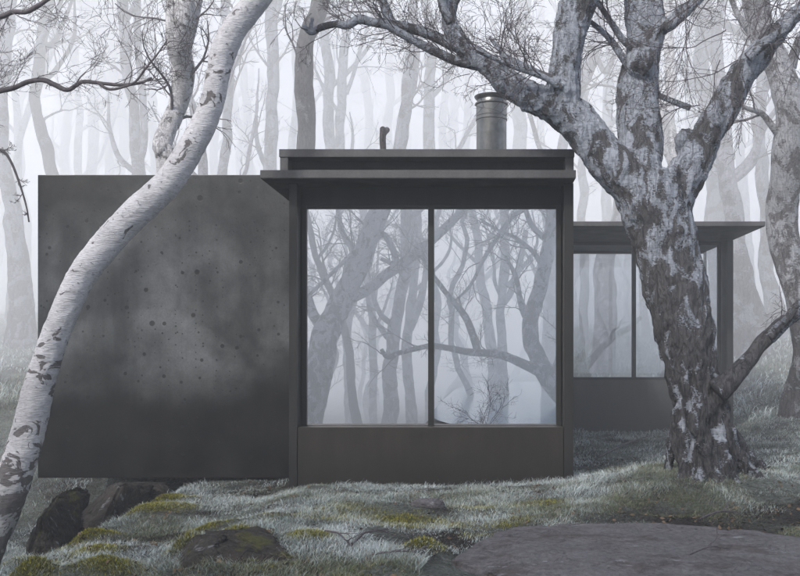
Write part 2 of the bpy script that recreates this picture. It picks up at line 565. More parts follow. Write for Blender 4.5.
M_twigfar = simple_noise_mat('pale_twig_bark', (0.09, 0.085, 0.09), (0.17, 0.16, 0.17), 10, 0.9, 0)
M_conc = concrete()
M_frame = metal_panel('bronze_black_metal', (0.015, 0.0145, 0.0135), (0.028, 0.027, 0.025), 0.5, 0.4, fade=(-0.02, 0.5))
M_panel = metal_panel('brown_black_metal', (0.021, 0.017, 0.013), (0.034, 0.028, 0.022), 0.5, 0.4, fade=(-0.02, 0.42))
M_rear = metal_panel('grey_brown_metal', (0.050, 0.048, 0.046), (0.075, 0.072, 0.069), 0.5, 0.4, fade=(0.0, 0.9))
M_fascia = metal_panel('weathered_steel_edge', (0.060, 0.060, 0.061), (0.095, 0.095, 0.097), 0.5, 0.5)
M_soffit = metal_panel('dark_soffit', (0.020, 0.020, 0.020), (0.03, 0.03, 0.03), 0.6, 0.3)
M_glass = mirror_glass()
M_clear, _nt, _b = new_mat('clear_glass')
_nt.nodes.remove(_b)
_t = nd(_nt, 'ShaderNodeBsdfTransparent'); _t.inputs['Color'].default_value = (.93, .94, .95, 1)
_g = nd(_nt, 'ShaderNodeBsdfGlossy'); _g.inputs['Roughness'].default_value = 0.0
_m = nd(_nt, 'ShaderNodeMixShader'); _m.inputs[0].default_value = 0.10
_nt.links.new(_t.outputs[0], _m.inputs[1]); _nt.links.new(_g.outputs[0], _m.inputs[2]); _nt.links.new(_m.outputs[0], _nt.nodes['Material Output'].inputs['Surface'])
M_flue = simple_noise_mat('galvanised_steel', (0.15, 0.155, 0.155), (0.25, 0.255, 0.255), 9, 0.36, 0.05, 0.002, metal=0.85)
M_ground = ground_mat()
M_grass = vcol_mat('frosted_grass', 0.75, 0.35)
M_moss = vcol_mat('moss_green', 0.95, 0.1)
M_litter = vcol_mat('dead_leaf', 0.85, 0.2)
M_slab = rock_mat('flat_sandstone', (0.075, 0.071, 0.075), (0.225, 0.218, 0.232), 0.0, 1.5, .6)
M_rock = rock_mat('mossy_gritstone', (0.026, 0.024, 0.020), (0.095, 0.085, 0.074), 0.05)
M_rock2 = rock_mat('brown_gritstone', (0.035, 0.031, 0.028), (0.105, 0.094, 0.084), 0.0)


# ------------------------------------------------------------------ terrain
def H(x, y):
    x = np.asarray(x, float); y = np.asarray(y, float)
    z = 2.0 * ss(11.8, 27, y) + 0.03 * np.maximum(y - 27, 0)
    z = z + 0.55 * ss(3.9, 7.5, x) * ss(10, 16, y) + 0.45 * ss(-4.8, -8, x) * ss(10.5, 17, y)
    z = z + 0.19 * np.exp(-(((x - 2.25) / 1.15) ** 2 + ((y - 8.75) / 0.95) ** 2))
    z = z + 0.10 * ss(2.6, 4.5, x) * ss(7.4, 8.6, y)
    z = z - 0.15 * ss(-1.6, -2.3, x) * (1 - ss(13, 15, y))
    z = z - 0.55 * ss(-3.1, -3.95, x) * (1 - ss(10.4, 13, y)) * ss(6.9, 8.1, y)
    z = z - 0.30 * ss(-3.15, -3.6, x) * (1 - ss(7.6, 8.4, y)) * ss(2.8, 4.4, y)
    flat = np.maximum(ss(0.0, 1.2, np.maximum(np.maximum(-2.2 - x, x - 4.0), np.maximum(8.7 - y, y - 17.2))), 0.12)
    z = z + flat * (0.13 * fb2(x, y, 0.55, 3, 5) + 0.075 * fb2(x, y, 1.7, 3, 8)) + 0.025 * fb2(x, y, 5, 3, 12) + 0.014 * fb2(x, y, 15, 2, 15)
    z = z - 0.015 - 0.012 * ss(-2.6, -1.9, x) * ss(1.5, .9, x) * ss(8.3, 8.9, y) * ss(10, 9.4, y)
    z = z - 0.16 * np.exp(-(((x - 1.9) / 2.2) ** 6 + ((y - 5.7) / .85) ** 6))
    z = z - 0.5 * np.exp(-.7 * (((x - 10.4) / 11.4) ** 2 ** 2 + ((y + 10) / 14.3) ** 4) ** 2)
    z = z - 1.15 * ss(3.6, .4, y) * ss(-.9, -2.0, x)
    return z


def axis(dense0, dense1, step, lo, hi, grow_=1.14):
    a = list(np.arange(dense0, dense1 + 1e-6, step))
    s = step
    while a[-1] < hi: s *= grow_; a.append(a[-1] + s)
    s = step
    while a[0] > lo: s *= grow_; a.insert(0, a[0] - s)
    return np.array(a)


MOSS = [(-2.75, 5.55, .22, .20), (-2.38, 5.70, .34, .17), (-1.98, 6.12, .20, .15), (-2.95, 8.35, .42, .10), (-3.1, 7.3, .30, .08), (-2.75, 6.5, .3, .06), (-1.72, 6.38, .24, .05), (-1.15, 6.2, .26, .04), (-2.2, 7.3, .28, .05), (-3.05, 8.9, .35, .08),
        (-0.35, 6.15, .22, .10), (-3.3, 6.3, .25, .1)]


def moss_amount(x, y):
    """cushions on the hummocks, and thin irregular mossy streaks through the turf"""
    x = np.asarray(x, float); y = np.asarray(y, float)
    rag = .55 * fb2(x, y, 3.4, 4, 71)
    m = np.zeros_like(x)
    for a, b_, r, h in MOSS:
        m = np.maximum(m, np.exp(-(((x - a) / r) ** 2 + ((y - b_) / (r * .75)) ** 2) * 1.4) * (1 + rag))
    st = fb2(x * .55, y * 1.6, 1.5, 4, 72) + .13 * np.exp(-((y - 7.2) / .55) ** 2) * ss(1.4, .2, x) + .14 * ss(7.2, 6.2, y) * ss(.3, -.6, x) - .06
    m = np.maximum(m, .62 * ss(.10, .45, st) * ss(9.4, 8.4, y))
    return np.clip(m, 0, 1)


def HM(x, y):
    z = H(x, y)
    for a, b_, r, h in MOSS:
        z = z + h * np.exp(-(((x - a) / r) ** 2 + ((y - b_) / (r * .75)) ** 2) * 1.6)
    return z


def bare_amount(x, y):
    x = np.asarray(x, float); y = np.asarray(y, float)
    """bare earth: right foreground in front of the old birch, and patches"""
    b = 0.9 * np.exp(-(((x - 2.9) / 1.3) ** 2 + ((y - 7.2) / .42) ** 2)) + 0.55 * np.exp(-(((x - 1.3) / 1.0) ** 2 + ((y - 7.0) / .25) ** 2))
    b = b + 0.5 * np.exp(-(((x + 2.3) / .4) ** 2 + ((y - 6.7) / .2) ** 2)) + 0.3 * np.exp(-(((x - 1.9) / 1.2) ** 2 + ((y - 10.3) / .9) ** 2))
    return np.clip(b * (1 + .8 * fb2(x, y, 3, 3, 41)) + 0.22 * ss(0.15, 0.5, fb2(x, y, 1.1, 3, 40)), 0, 1)


xs = axis(-5.2, 5.2, 0.045, -140, 140)
ys = axis(4.6, 12.5, 0.045, -60, 240)
GX, GY = np.meshgrid(xs, ys)
GZ = HM(GX, GY)
ny, nx_ = GX.shape
idx = np.arange(ny * nx_).reshape(ny, nx_)
q = np.stack([idx[:-1, :-1], idx[:-1, 1:], idx[1:, 1:], idx[1:, :-1]], -1).reshape(-1, 4)
gc = np.zeros((ny * nx_, 3))
gc[:, 0] = ss(0.35, 0.75, moss_amount(GX.ravel(), GY.ravel()) + 0.35 * fb2(GX.ravel(), GY.ravel(), 5, 3, 77))
gc[:, 1] = bare_amount(GX.ravel(), GY.ravel())
g = mesh_raw('ground', np.stack([GX, GY, GZ], -1).reshape(-1, 3), [q], M_ground, colors=gc)
tag(g, kind='structure')

# pond in front of the house, mirrored in the right-hand pane
a = np.linspace(0, 2 * math.pi, 64, endpoint=False)
sg = lambda t: np.sign(t) * np.abs(t) ** .42
pv = np.stack([10.4 + 11.4 * sg(np.cos(a)) * (1 + .02 * np.sin(5 * a)), -10 + 14.3 * sg(np.sin(a)), np.full(64, -0.16)], -1)
m_w, nt, b = new_mat('pond_water')
b.inputs['Base Color'].default_value = (0.16, 0.24, 0.31, 1); b.inputs['Roughness'].default_value = 0.12
bump(nt, b, noise(nt, coords(nt), 6, 3), 0.05, 0.02)
tag(mesh_raw('pond', pv, [np.arange(64)[None]], m_w), kind='structure')

# ------------------------------------------------------------------ the cabin
cab_loc = (-0.5, 9.0, 0.0)
cabin = empty('cabin', cab_loc, 'low charcoal cabin of concrete, steel and mirror windows under flat roofs', 'cabin')
ROOTLOC['cabin'] = cab_loc


def child(parent, name, mat, *boxes, label=None):
    bx = BX()
    for bb in boxes: bx.box(*bb)
    o = bx.build(name, mat, cabin)
    if parent is not cabin: o.parent = parent
    if label: o['label'] = label
    return o


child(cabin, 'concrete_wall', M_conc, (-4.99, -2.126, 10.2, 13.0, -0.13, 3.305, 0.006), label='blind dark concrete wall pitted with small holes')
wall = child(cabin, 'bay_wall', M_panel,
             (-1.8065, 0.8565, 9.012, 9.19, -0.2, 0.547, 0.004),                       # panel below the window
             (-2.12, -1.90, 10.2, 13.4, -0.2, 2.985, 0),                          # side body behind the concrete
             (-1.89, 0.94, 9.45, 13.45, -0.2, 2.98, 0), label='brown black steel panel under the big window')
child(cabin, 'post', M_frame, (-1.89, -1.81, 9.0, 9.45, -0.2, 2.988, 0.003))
child(cabin, 'post', M_frame, (0.86, 0.955, 9.0, 9.45, -0.2, 2.988, 0.003))
child(cabin, 'header', M_soffit, (-1.806, 0.856, 9.2, 9.32, 2.80, 2.985, 0.003))
roof = child(cabin, 'roof', M_fascia, (-2.119, 0.953, 8.75, 13.45, 2.992, 3.07, 0.004), label='thin projecting main roof slab with pale steel edge')
child(roof, 'soffit', M_soffit, (-2.112, 0.946, 8.757, 10.19, 2.986, 2.993, 0))
cl = child(cabin, 'raised_roof', M_fascia, (-1.957, 0.949, 8.85, 11.6, 3.218, 3.296, 0.004), label='upper roof slab above a dark slot')
child(cl, 'slot_panel', M_soffit, (-1.87, 0.86, 9.05, 11.5, 3.07, 3.217, 0))
child(cl, 'slot_post', M_fascia, (-1.95, -1.871, 8.86, 11.55, 3.071, 3.217, 0.003))
child(cl, 'slot_post', M_fascia, (0.861, 0.943, 8.86, 11.55, 3.071, 3.217, 0.003))


def window(x0, x1, z0, z1, y, fw, mulls, label, mw=0.03, glass=None):
    """steel frame with recessed panes; y is the frame's front plane, glass 30 mm behind"""
    bx = BX()
    bx.box(x0 - fw, x0, y, y + .07, z0 - fw, z1 + fw, 0.002)
    bx.box(x1, x1 + fw, y, y + .07, z0 - fw, z1 + fw, 0.002)
    bx.box(x0 + .0005, x1 - .0005, y + .001, y + .07, z1, z1 + fw, 0.002)
    bx.box(x0 + .0005, x1 - .0005, y + .001, y + .07, z0 - fw, z0, 0.002)
    fr = bx.build('window_frame', M_frame, cabin)
    fr['label'] = label
    edges = [x0] + [v for m in mulls for v in (m - mw, m + mw)] + [x1]
    for m in mulls:
        o = BX().box(m - mw, m + mw, y - .01, y + .07, z0 + .0005, z1 - .0005, 0.002).build('mullion', M_frame, cabin); o.parent = fr
    for i in range(0, len(edges), 2):
        o = BX().box(edges[i], edges[i + 1], y + .03, y + .042, z0, z1, 0).build('pane', glass or M_glass, cabin); o.parent = fr
    return fr


window(-1.754, 0.80, 0.551, 2.766, 9.2, 0.05, [-0.48], 'two big mirror panes reflecting misty trees')
# rear wing
child(cabin, 'rear_wall', M_rear, (0.3, 3.70, 13.75, 13.85, -0.3, 0.86, 0.004), (0.3, 3.72, 14.95, 15.05, -0.3, 0.80, 0.004),
      (0.3, 0.96, 13.47, 15.05, -0.3, 2.97, 0), (0.97, 3.72, 13.86, 14.94, -0.3, 0.16, 0), label='low dark panel wall of the set-back wing')
child(cabin, 'rear_post', M_frame, (3.735, 3.83, 13.5, 13.88, -0.3, 2.966, 0.003))
child(cabin, 'side_wall', M_rear, (3.755, 3.828, 13.883, 15.05, -0.3, 0.80, 0.003))
child(cabin, 'side_pane', M_clear, (3.806, 3.814, 13.883, 15.02, 0.803, 2.964, 0))
rr = child(cabin, 'rear_roof', M_fascia, (0.5, 3.832, 12.0, 15.1, 2.974, 3.035, 0.004), label='thin flat roof of the set-back wing')
child(rr, 'rear_soffit', M_soffit, (0.505, 3.825, 12.007, 15.09, 2.968, 2.975, 0))
window(1.0, 3.667, 0.905, 2.92, 13.75, 0.045, [2.385], 'clear window of the set-back wing with misty trunks behind', 0.028, M_clear)
window(1.0, 3.762, 0.86, 2.925, 14.96, 0.04, [2.593], 'back window of the set-back wing', 0.02, M_clear)
# flue
fx, fy, fr_ = 0.158, 10.5, 0.176
vv, ff = lathe([(fr_, 3.29), (fr_, 3.99), (fr_ + .008, 3.995), (fr_ + .008, 4.015), (fr_, 4.02), (fr_, 4.035), (fr_ + .004, 4.04), (fr_ + .004, 4.165), (fr_ + .018, 4.175),
                (fr_ + .018, 4.19), (fr_ - .005, 4.195), (fr_ - .010, 4.225), (fr_ + .010, 4.245), (fr_ + .024, 4.262), (fr_ + .026, 4.272), (fr_ + .01, 4.278), (fr_ - .03, 4.28), (fr_ - .05, 4.2), (0.0, 4.15)], fx, fy)
fo = mesh_raw('flue', vv, [ff], M_flue, cabin, cab_loc)
fo['label'] = 'ribbed galvanised steel flue pipe on the upper roof'
m_es = fo.modifiers.new('edges', 'EDGE_SPLIT'); m_es.split_angle = math.radians(30)
vv, ff = lathe([(fr_ + .10, 3.297), (fr_ + .08, 3.31), (fr_ + .012, 3.40), (fr_ + .012, 3.42), (fr_, 3.425)], fx, fy)
o = mesh_raw('flashing', vv, [ff], M_flue, fo, cab_loc)


# ------------------------------------------------------------------ trees
def tree_obj(name, base, label, group=None, cat='tree'):
    return empty(name, tuple(base), label, cat, group)


def fuse(o, voxel, disp=0.02, dsize=0.1, smooth=4, furrow=0.0):
    """join the overlapping limbs of a trunk into one skin and roughen it"""
    rm = o.modifiers.new('skin', 'REMESH'); rm.mode = 'VOXEL'; rm.voxel_size = voxel
    sm = o.modifiers.new('soft', 'SMOOTH'); sm.iterations = smooth; sm.factor = 0.6
    tx = bpy.data.textures.new('bark_relief', 'CLOUDS'); tx.noise_scale = dsize; tx.noise_depth = 4
    dm = o.modifiers.new('relief', 'DISPLACE'); dm.texture = tx; dm.strength = disp; dm.texture_coords = 'LOCAL'; dm.mid_level = 0.5
    dg = bpy.context.evaluated_depsgraph_get()
    me = bpy.data.meshes.new_from_object(o.evaluated_get(dg))
    o.modifiers.clear()
    old = o.data; o.data = me
    bpy.data.meshes.remove(old)
    if furrow:
        n = len(me.vertices)
        co = np.zeros(n * 3, np.float32); me.vertices.foreach_get('co', co); co = co.reshape(-1, 3).astype(float)
        no = np.zeros(n * 3, np.float32); me.vertex_normals.foreach_get('vector', no); no = no.reshape(-1, 3)
        warp = co + .06 * np.stack([fbm(co * 3, 2, 1), fbm(co * 3, 2, 2), fbm(co * 3, 2, 3)], -1)
        rdg = 1 - np.abs(fbm(warp * np.array([9, 9, 1.6]), 3, 4)) * 3.2
        low = 1 - .72 * ss(.5, 2.0, co[:, 2])
        k = furrow * (rdg - .35) * low + .35 * furrow * fbm(co * np.array([22, 22, 7.]), 3, 6)
        co = co + no * k[:, None]
        me.vertices.foreach_set('co', co.astype(np.float32).ravel())
    me.polygons.foreach_set('use_smooth', np.ones(len(me.polygons), bool))
    me.update()


def px_path(pts, Y, w0=None):
    """[(px,py,width_px[,dY])...] -> world points, radii"""
    p, r = [], []
    for t in pts:
        yy = Y + (t[3] if len(t) > 3 else 0)
        p.append(P(t[0], t[1], yy)); r.append(t[2] / 2 * yy / F)
    return np.array(p), np.array(r)


# ---- the old forked birch on the right
HY = 8.6
hb = np.array([2.2, HY, float(H(2.2, HY))])
hero = tree_obj('forked_birch', hb, 'massive old birch with peeling bark and a forked crown right of the big window')
paths = [
    [(713, 496, 54), (711, 468, 48), (704, 435, 50), (698, 400, 47), (689, 360, 52), (680, 310, 59), (671, 265, 61), (661, 225, 64), (652, 195, 72), (650, 175, 70)],     # bole
    [(652, 215, 50), (634, 186, 48), (607, 160, 42), (584, 133, 37), (560, 112, 34), (534, 102, 28), (510, 88, 25), (490, 72, 22), (470, 58, 18), (455, 42, 16), (450, 18, 14), (462, -10, 12), (474, -50, 10)],
    [(566, 124, 30), (562, 100, 34), (563, 76, 29), (566, 48, 30), (573, 18, 34), (581, -15, 33), (588, -90, 27), (600, -180, 20)],
    [(652, 205, 50), (641, 172, 46), (641, 135, 44), (640, 105, 42), (641, 78, 40), (647, 48, 34), (650, 20, 38), (648, -15, 36), (640, -90, 28), (634, -190, 18)],
    [(662, 215, 46), (678, 188, 40), (694, 160, 34), (707, 134, 30), (722, 108, 29), (737, 82, 27), (752, 62, 24), (766, 45, 20), (782, 28, 15), (803, 10, 13), (840, -25, 11)],
]
parts = []
for i, pp in enumerate(paths):
    p, r = px_path(pp, HY)
    if i == 1: p[:, 1] += np.linspace(0, -0.25, len(p))
    if i == 2: p[:, 1] += np.linspace(-0.08, -0.3, len(p))
    if i == 3: p[:, 1] += np.linspace(0, 0.35, len(p))
    if i == 4: p[:, 1] += np.linspace(0, -0.5, len(p)) * 0.6
    v, f, c = limb(p, r, 150 if i == 0 else 120, 34, 0.13, 4.5, i * 5)
    parts.append((v, f))
# buttress roots and burrs at the foot
roots = [
    [(700, 380, 26, -.08), (684, 415, 24, -.10), (682, 445, 22, -.12), (690, 478, 26, -.18), (684, 505, 30, -.24)],
    [(722, 396, 22, -.10), (704, 408, 19, -.25), (697, 424, 18, -.28), (703, 442, 18, -.27), (713, 462, 20, -.27), (718, 498, 26, -.34)],
    [(720, 400, 24, -.06), (722, 425, 20, -.14), (731, 448, 18, -.16), (746, 466, 13, -.18), (764, 484, 8, -.2)],
    [(712, 400, 22, -.14), (716, 440, 18, -.22), (728, 466, 17, -.26), (738, 496, 18, -.34)],
    [(690, 400, 20, -.02), (678, 432, 18, .0), (672, 452, 12, .05), (664, 470, 8, .1)],
    [(704, 425, 20, -.18), (699, 455, 17, -.22), (698, 490, 20, -.3)],
    [(728, 430, 18, .1), (744, 455, 14, .2), (764, 468, 8, .3)]]
for k, rt in enumerate(roots):
    p, r = px_path(rt, HY); r = r * .86
    v, f, c = limb(p, r, 60, 20, 0.22, 7, 90 + k)
    parts.append((v, f))
for bx_, by_, w in [(685, 140, 20), (641, 60, 30), (571, 108, 30), (700, 330, 34), (660, 250, 40)]:   # knots and cut stubs
    p0 = P(bx_, by_, HY - .05)
    v, f, c = limb(np.array([p0 + [0, .1, -.12], p0, p0 + [0, -.04, .1]]), np.array([.6, .75, .4]) * w * HY / F / 1.6, 14, 18, 0.2, 8, int(bx_))
    parts.append((v, f))
v, f = merge(parts)
ht = mesh_raw('trunk', v, f, M_hero, hero, hb)
fuse(ht, 0.0115, 0.035, 0.09, 1, 0.040)

branches = [
    ([(482, 66, 11), (459, 63, 10), (436, 55, 9), (414, 45, 8), (395, 36, 7), (381, 30, 6)], -.12),
    ([(462, 50, 12), (444, 41, 11), (425, 33, 10), (411, 29, 10), (390, 25, 11), (374, 23, 9), (359, 20, 9), (347, 26, 8), (336, 25, 7), (322, 28, 7), (312, 33, 7), (304, 27, 5)], -.15),
    ([(392, 25, 11), (388, 14, 10), (383, 2, 9), (378, -18, 8), (368, -50, 6)], -.15),
    ([(312, 32, 5), (311, 24, 4), (313, 18, 3)], -.16),
    ([(450, 22, 11), (443, 8, 9), (440, -8, 8), (430, -40, 6)], -.24),
    ([(560, 82, 7), (540, 72, 7), (520, 62, 8), (508, 54, 7), (500, 44, 5), (490, 30, 3)], -.25),
    ([(562, 88, 6), (540, 78, 6), (515, 72, 5), (495, 66, 4), (476, 60, 4)], -.28),
    ([(570, 100, 13), (588, 110, 11), (598, 130, 10), (612, 148, 11), (622, 165, 12)], -.10),
    ([(690, 108, 6), (672, 98, 6), (655, 88, 6), (640, 76, 5)], .0),
    ([(662, 28, 15), (676, 18, 14), (690, 6, 12), (706, -10, 10), (730, -45, 8)], .1),
    ([(636, 52, 6), (622, 40, 7), (610, 24, 6), (600, 10, 5), (585, -10, 4)], .1),
    ([(636, 78, 7), (625, 62, 8), (614, 45, 7), (604, 34, 6), (590, 22, 4)], .05),
    ([(716, 392, 26), (728, 383, 22), (741, 369, 18), (752, 357, 16), (761, 345, 16), (772, 335, 15), (785, 323, 14), (800, 312, 14), (822, 300, 12), (850, 275, 9)], -.22),
    ([(771, 337, 9), (777, 327, 9), (786, 318, 8), (792, 306, 7), (806, 296, 5)], -.25),
    ([(748, 58, 12), (764, 44, 10), (778, 36, 9), (786, 26, 6), (792, 22, 4)], -.35),
]
bpts = []
for pp, dy in branches:
    p, r = px_path(pp, HY + dy)
    p[:, 1] += np.linspace(0, R.uniform(-.3, .25), len(p)) * (0 if pp[0][0] in (570, 312) else 1)
    v, f, c = limb(p, r, 60, 14, 0.22, 9, int(pp[0][0]))
    mesh_raw('branch', v, f, M_hero, hero, hb)
    bpts.append(c)


def side_dirs(c, rng, n, lo=0.0, hi=1.0, ang=0.8):
    k = (rng.uniform(lo, hi, n) * (len(c) - 2)).astype(int)
    d = norm(c[k + 1, :3] - c[k, :3])
    pr = norm(np.cross(d, rng.normal(0, 1, (n, 3))))
    return c[k, :3], norm(d * math.cos(ang) + pr * math.sin(ang)), c[k, 3]


rng = np.random.default_rng(5)
tp = []
for i, c in enumerate(bpts):
    if i in (3, 7): continue
    n = 5 if i in (12, 13) else 9
    if i == 12: n = 0
    if n == 0: continue
    s, d, r0 = side_dirs(c, rng, n, .15, 1)
    d = norm(d * np.array([1, .8, 1]))
    tp += twig_parts(s, d, rng.uniform(.35, .8, n), np.full(n, .0055), rng, (5, 4), .2, ((0, 0, 0.0), (0, 0, 0), (0, 0, 0)), .0016)
# droop of fine hanging twigs out of the upper crown
st = np.array([P(x, y, HY + dy) for x, y, dy in zip(rng.uniform(672, 830, 30), rng.uniform(-70, -5, 30), rng.uniform(-.7, .5, 30))])
dd = norm(np.stack([rng.normal(-.35, .35, 30), rng.normal(0, .25, 30), rng.normal(-.7, .2, 30)], -1))
tp += twig_parts(st, dd, rng.uniform(.5, 1.25, 30), np.full(30, .0042), rng, (5, 3), .19, ((0, 0, -.035), (0, 0, -.02), (0, 0, 0)), .0013, (14, 8, 5))
for (x0, y0, x1, y1, L) in [(690, -5, 672, 60, 1.35), (705, -8, 650, 60, 1.5), (738, 60, 660, 118, 1.0), (742, 95, 748, 140, .5), (715, -10, 690, 80, 1.35), (800, 60, 765, 20, .6), (720, 60, 690, 130, .8), (726, 30, 640, 108, 1.1),
                            (750, 35, 700, 92, .9), (700, 105, 625, 110, .8), (690, 0, 640, 35, .9), (760, -5, 800, 50, .7)]:
    p0 = P(x0, y0, HY - .3); p1 = P(x1, y1, HY - .35)
    tp += twig_parts(p0[None], (p1 - p0)[None], np.array([L]), np.array([.006]), rng, (9, 2), .13, ((0, 0, -.01), (0, 0, -.03), (0, 0, 0)), .0017, (20, 9, 5), ang=.6)
# upright sprays from the left limb
for c_i, n in ((0, 8), (1, 14), (5, 9), (6, 9), (4, 8)):
    s, d, r0 = side_dirs(bpts[c_i], rng, n, .1, 1, .9)
    d[:, 2] = np.abs(d[:, 2])
    tp += twig_parts(s, d, rng.uniform(.3, .75, n), np.full(n, .005), rng, (5, 4), .2, ((0, 0, .03), (0, 0, .02), (0, 0, .02)), .0016)
s = np.array([P(x, y, HY - .15) for x, y in [(500, 78), (480, 66), (455, 64), (470, 74), (520, 98)]])
tp += twig_parts(s, np.array([[-.8, 0, -.5], [-.7, .1, -.6], [-.5, 0, -.8], [-.9, 0, -.2], [-.9, 0, .15]]), np.array([.35, .4, .3, .4, .4]), np.full(5, .004), rng, (4, 3), .16, minr=.0015)
v, f = merge(tp)
mesh_raw('crown', v, f, M_twig, hero, hb)

# ---- the leaning white birch on the left
WY = 8.0
p, r = px_path([(-46, 600, 48), (-26, 555, 46), (-6, 520, 42), (9, 490, 36), (19, 462, 33), (30, 425, 31), (38, 390, 29), (50, 350, 26), (65, 312, 26), (82, 276, 27), (100, 252, 28), (119, 230, 28), (137, 212, 29), (156, 195, 28),
                (172, 178, 27), (188, 153, 26), (202, 128, 25), (213, 100, 24), (218, 74, 24), (224, 50, 25), (234, 30, 25), (249, 10, 25), (264, -10, 26), (284, -45, 24), (310, -110, 20), (330, -200, 15)], WY)
wb = np.array([p[2][0], WY, float(H(p[2][0], WY))])
wt = tree_obj('white_birch', wb, 'white leaning birch crossing in front of the concrete wall')
parts = []
v, f, c = limb(p, r, 420, 36, 0.09, 5, 3, fine=0.018); parts.append((v, f))
for x0, y0, x1, y1, w in [(0, 500, -10, 570, 26)]:
    v, f, c2 = limb(np.array([P(x0, y0, WY), P((x0 + x1) / 2, (y0 + y1) / 2, WY - .08), P(x1, y1, WY - .1)]), np.array([w, w, w * .6]) / 2 * WY / F, 30, 16, .2, 6, 7); parts.append((v, f))
for x, y, w, s in [(198, 124, 15, -1), (211, 55, 10, -1), (150, 209, 8, 1), (92, 255, 7, -1)]:
    p0 = P(x, y, WY - .02)
    v, f, c2 = limb(np.array([p0 - [s * .05, 0, 0], p0, p0 + [s * .03, 0, .02]]), np.array([.8, .6, .25]) * w / 2 * WY / F, 12, 12, .2, 8, int(x)); parts.append((v, f))
v, f = merge(parts)
tk = mesh_raw('trunk', v, f, M_white, wt, wb)
fuse(tk, 0.011, 0.012, 0.06, 2)
# curls of loose bark
fl = []
rng = np.random.default_rng(21)
cc = c
for k in range(110):
    i = int(rng.uniform(30, 330)); ax_ = norm(c[i + 1, :3] - c[i, :3]); pr = norm(np.cross(ax_, rng.normal(0, 1, 3)))
    if pr[1] > .3: pr = -pr
    side = np.cross(ax_, pr)
    o0 = c[i, :3] + pr * c[i, 3] * .98
    w, h = rng.uniform(.006, .02), rng.uniform(.008, .03)
    pts = []
    for t in np.linspace(0, 1, 4):
        b_ = o0 + ax_ * h * t + pr * (.016 * t * t)
        pts += [b_ - side * w * (1 - .5 * t), b_ + side * w * (1 - .3 * t)]
    fl.append((np.array(pts), [np.array([[0, 1, 3, 2], [2, 3, 5, 4], [4, 5, 7, 6]])]))
v, f = merge(fl)
tag(mesh_raw('loose_bark', v, f, M_white, wt, wb), kind='stuff')
st, d, r0 = side_dirs(c, rng, 16, .8, 1, .9)
tp = twig_parts(st, d, rng.uniform(.8, 1.8, 16), np.full(16, .012), rng, (6, 5), .16, minr=.002)
v, f = merge(tp)
mesh_raw('crown', v, f, M_twig, wt, wb)

# ---- tree whose branches reach in at the left edge
SY = 8.4
sx = -6.2
sb = np.array([sx, SY, float(H(sx, SY))])
stree = tree_obj('bare_birch', sb, 'bare tree whose thin wavy branches reach in from the left above the concrete wall')
v, f, c = limb(np.array([sb - [0, 0, .3], sb + [.05, 0, 1.4], sb + [-.1, .1, 3.0], sb + [.1, .1, 4.6], sb + [.0, .1, 7.0]]), np.array([.2, .16, .14, .11, .05]), 90, 20, .12, 5, 4)
mesh_raw('trunk', v, f, M_edge, stree, sb)
rng = np.random.default_rng(31)
tp = []
bl = [[(-186, 150, 15), (-145, 132, 13), (-105, 118, 12), (-60, 104, 9), (-20, 95, 6), (0, 91, 5.5), (14, 88, 5), (28, 82, 5), (43, 80, 5), (55, 85, 5), (68, 90, 4.6), (82, 82, 4.2), (98, 83, 3.8), (120, 85, 3.4), (140, 83, 3.0), (152, 78, 2.6)],
      [(-186, 110, 14), (-140, 82, 12), (-90, 60, 10), (-40, 34, 7), (-8, 20, 5.5), (4, 16, 5.2), (13, 12, 5), (26, 12, 5), (38, 6, 4.6), (50, -2, 4), (70, -14, 3)],
      [(98, 83, 3.0), (108, 89, 2.8), (120, 88, 2.6), (135, 82, 2.4), (146, 68, 2.2), (156, 56, 1.8), (166, 42, 1.4)],
      [(-184, 190, 9), (-130, 165, 7), (-80, 150, 6), (-30, 140, 4), (0, 150, 3), (10, 160, 2.6), (19, 182, 2.2), (26, 205, 1.8), (29, 222, 1.5)]]
for k, pp in enumerate(bl):
    p, r = px_path(pp, SY - .1 * k)
    v, f, c = limb(p, r, 110, 8, .16, 14, k, fine=0)
    mesh_raw('branch', v, f, M_twig, stree, sb)
    n = (22, 12, 10, 5)[k]
    s, d, r0 = side_dirs(c, rng, n, .3, 1, .85)
    if k == 0: d[:, 2] = np.where(rng.random(n) < .75, np.abs(d[:, 2]), d[:, 2])
    tp += twig_parts(s, d, rng.uniform(.25, .75, n) * (.3 if k == 3 else 1), np.full(n, .0042), rng, (6, 5), .22, minr=.0015)
st = np.array([P(x, y, SY) for x, y in zip(rng.uniform(-20, 175, 16), rng.uniform(-70, -10, 16))])
d = norm(np.stack([rng.normal(.3, .5, 16), rng.normal(0, .3, 16), rng.normal(-.7, .2, 16)], -1))
tp += twig_parts(st, d, rng.uniform(.4, .9, 16), np.full(16, .0045), rng, (6, 5), .18, minr=.0015)
v, f = merge(tp)
mesh_raw('crown', v, f, M_twig, stree, sb)


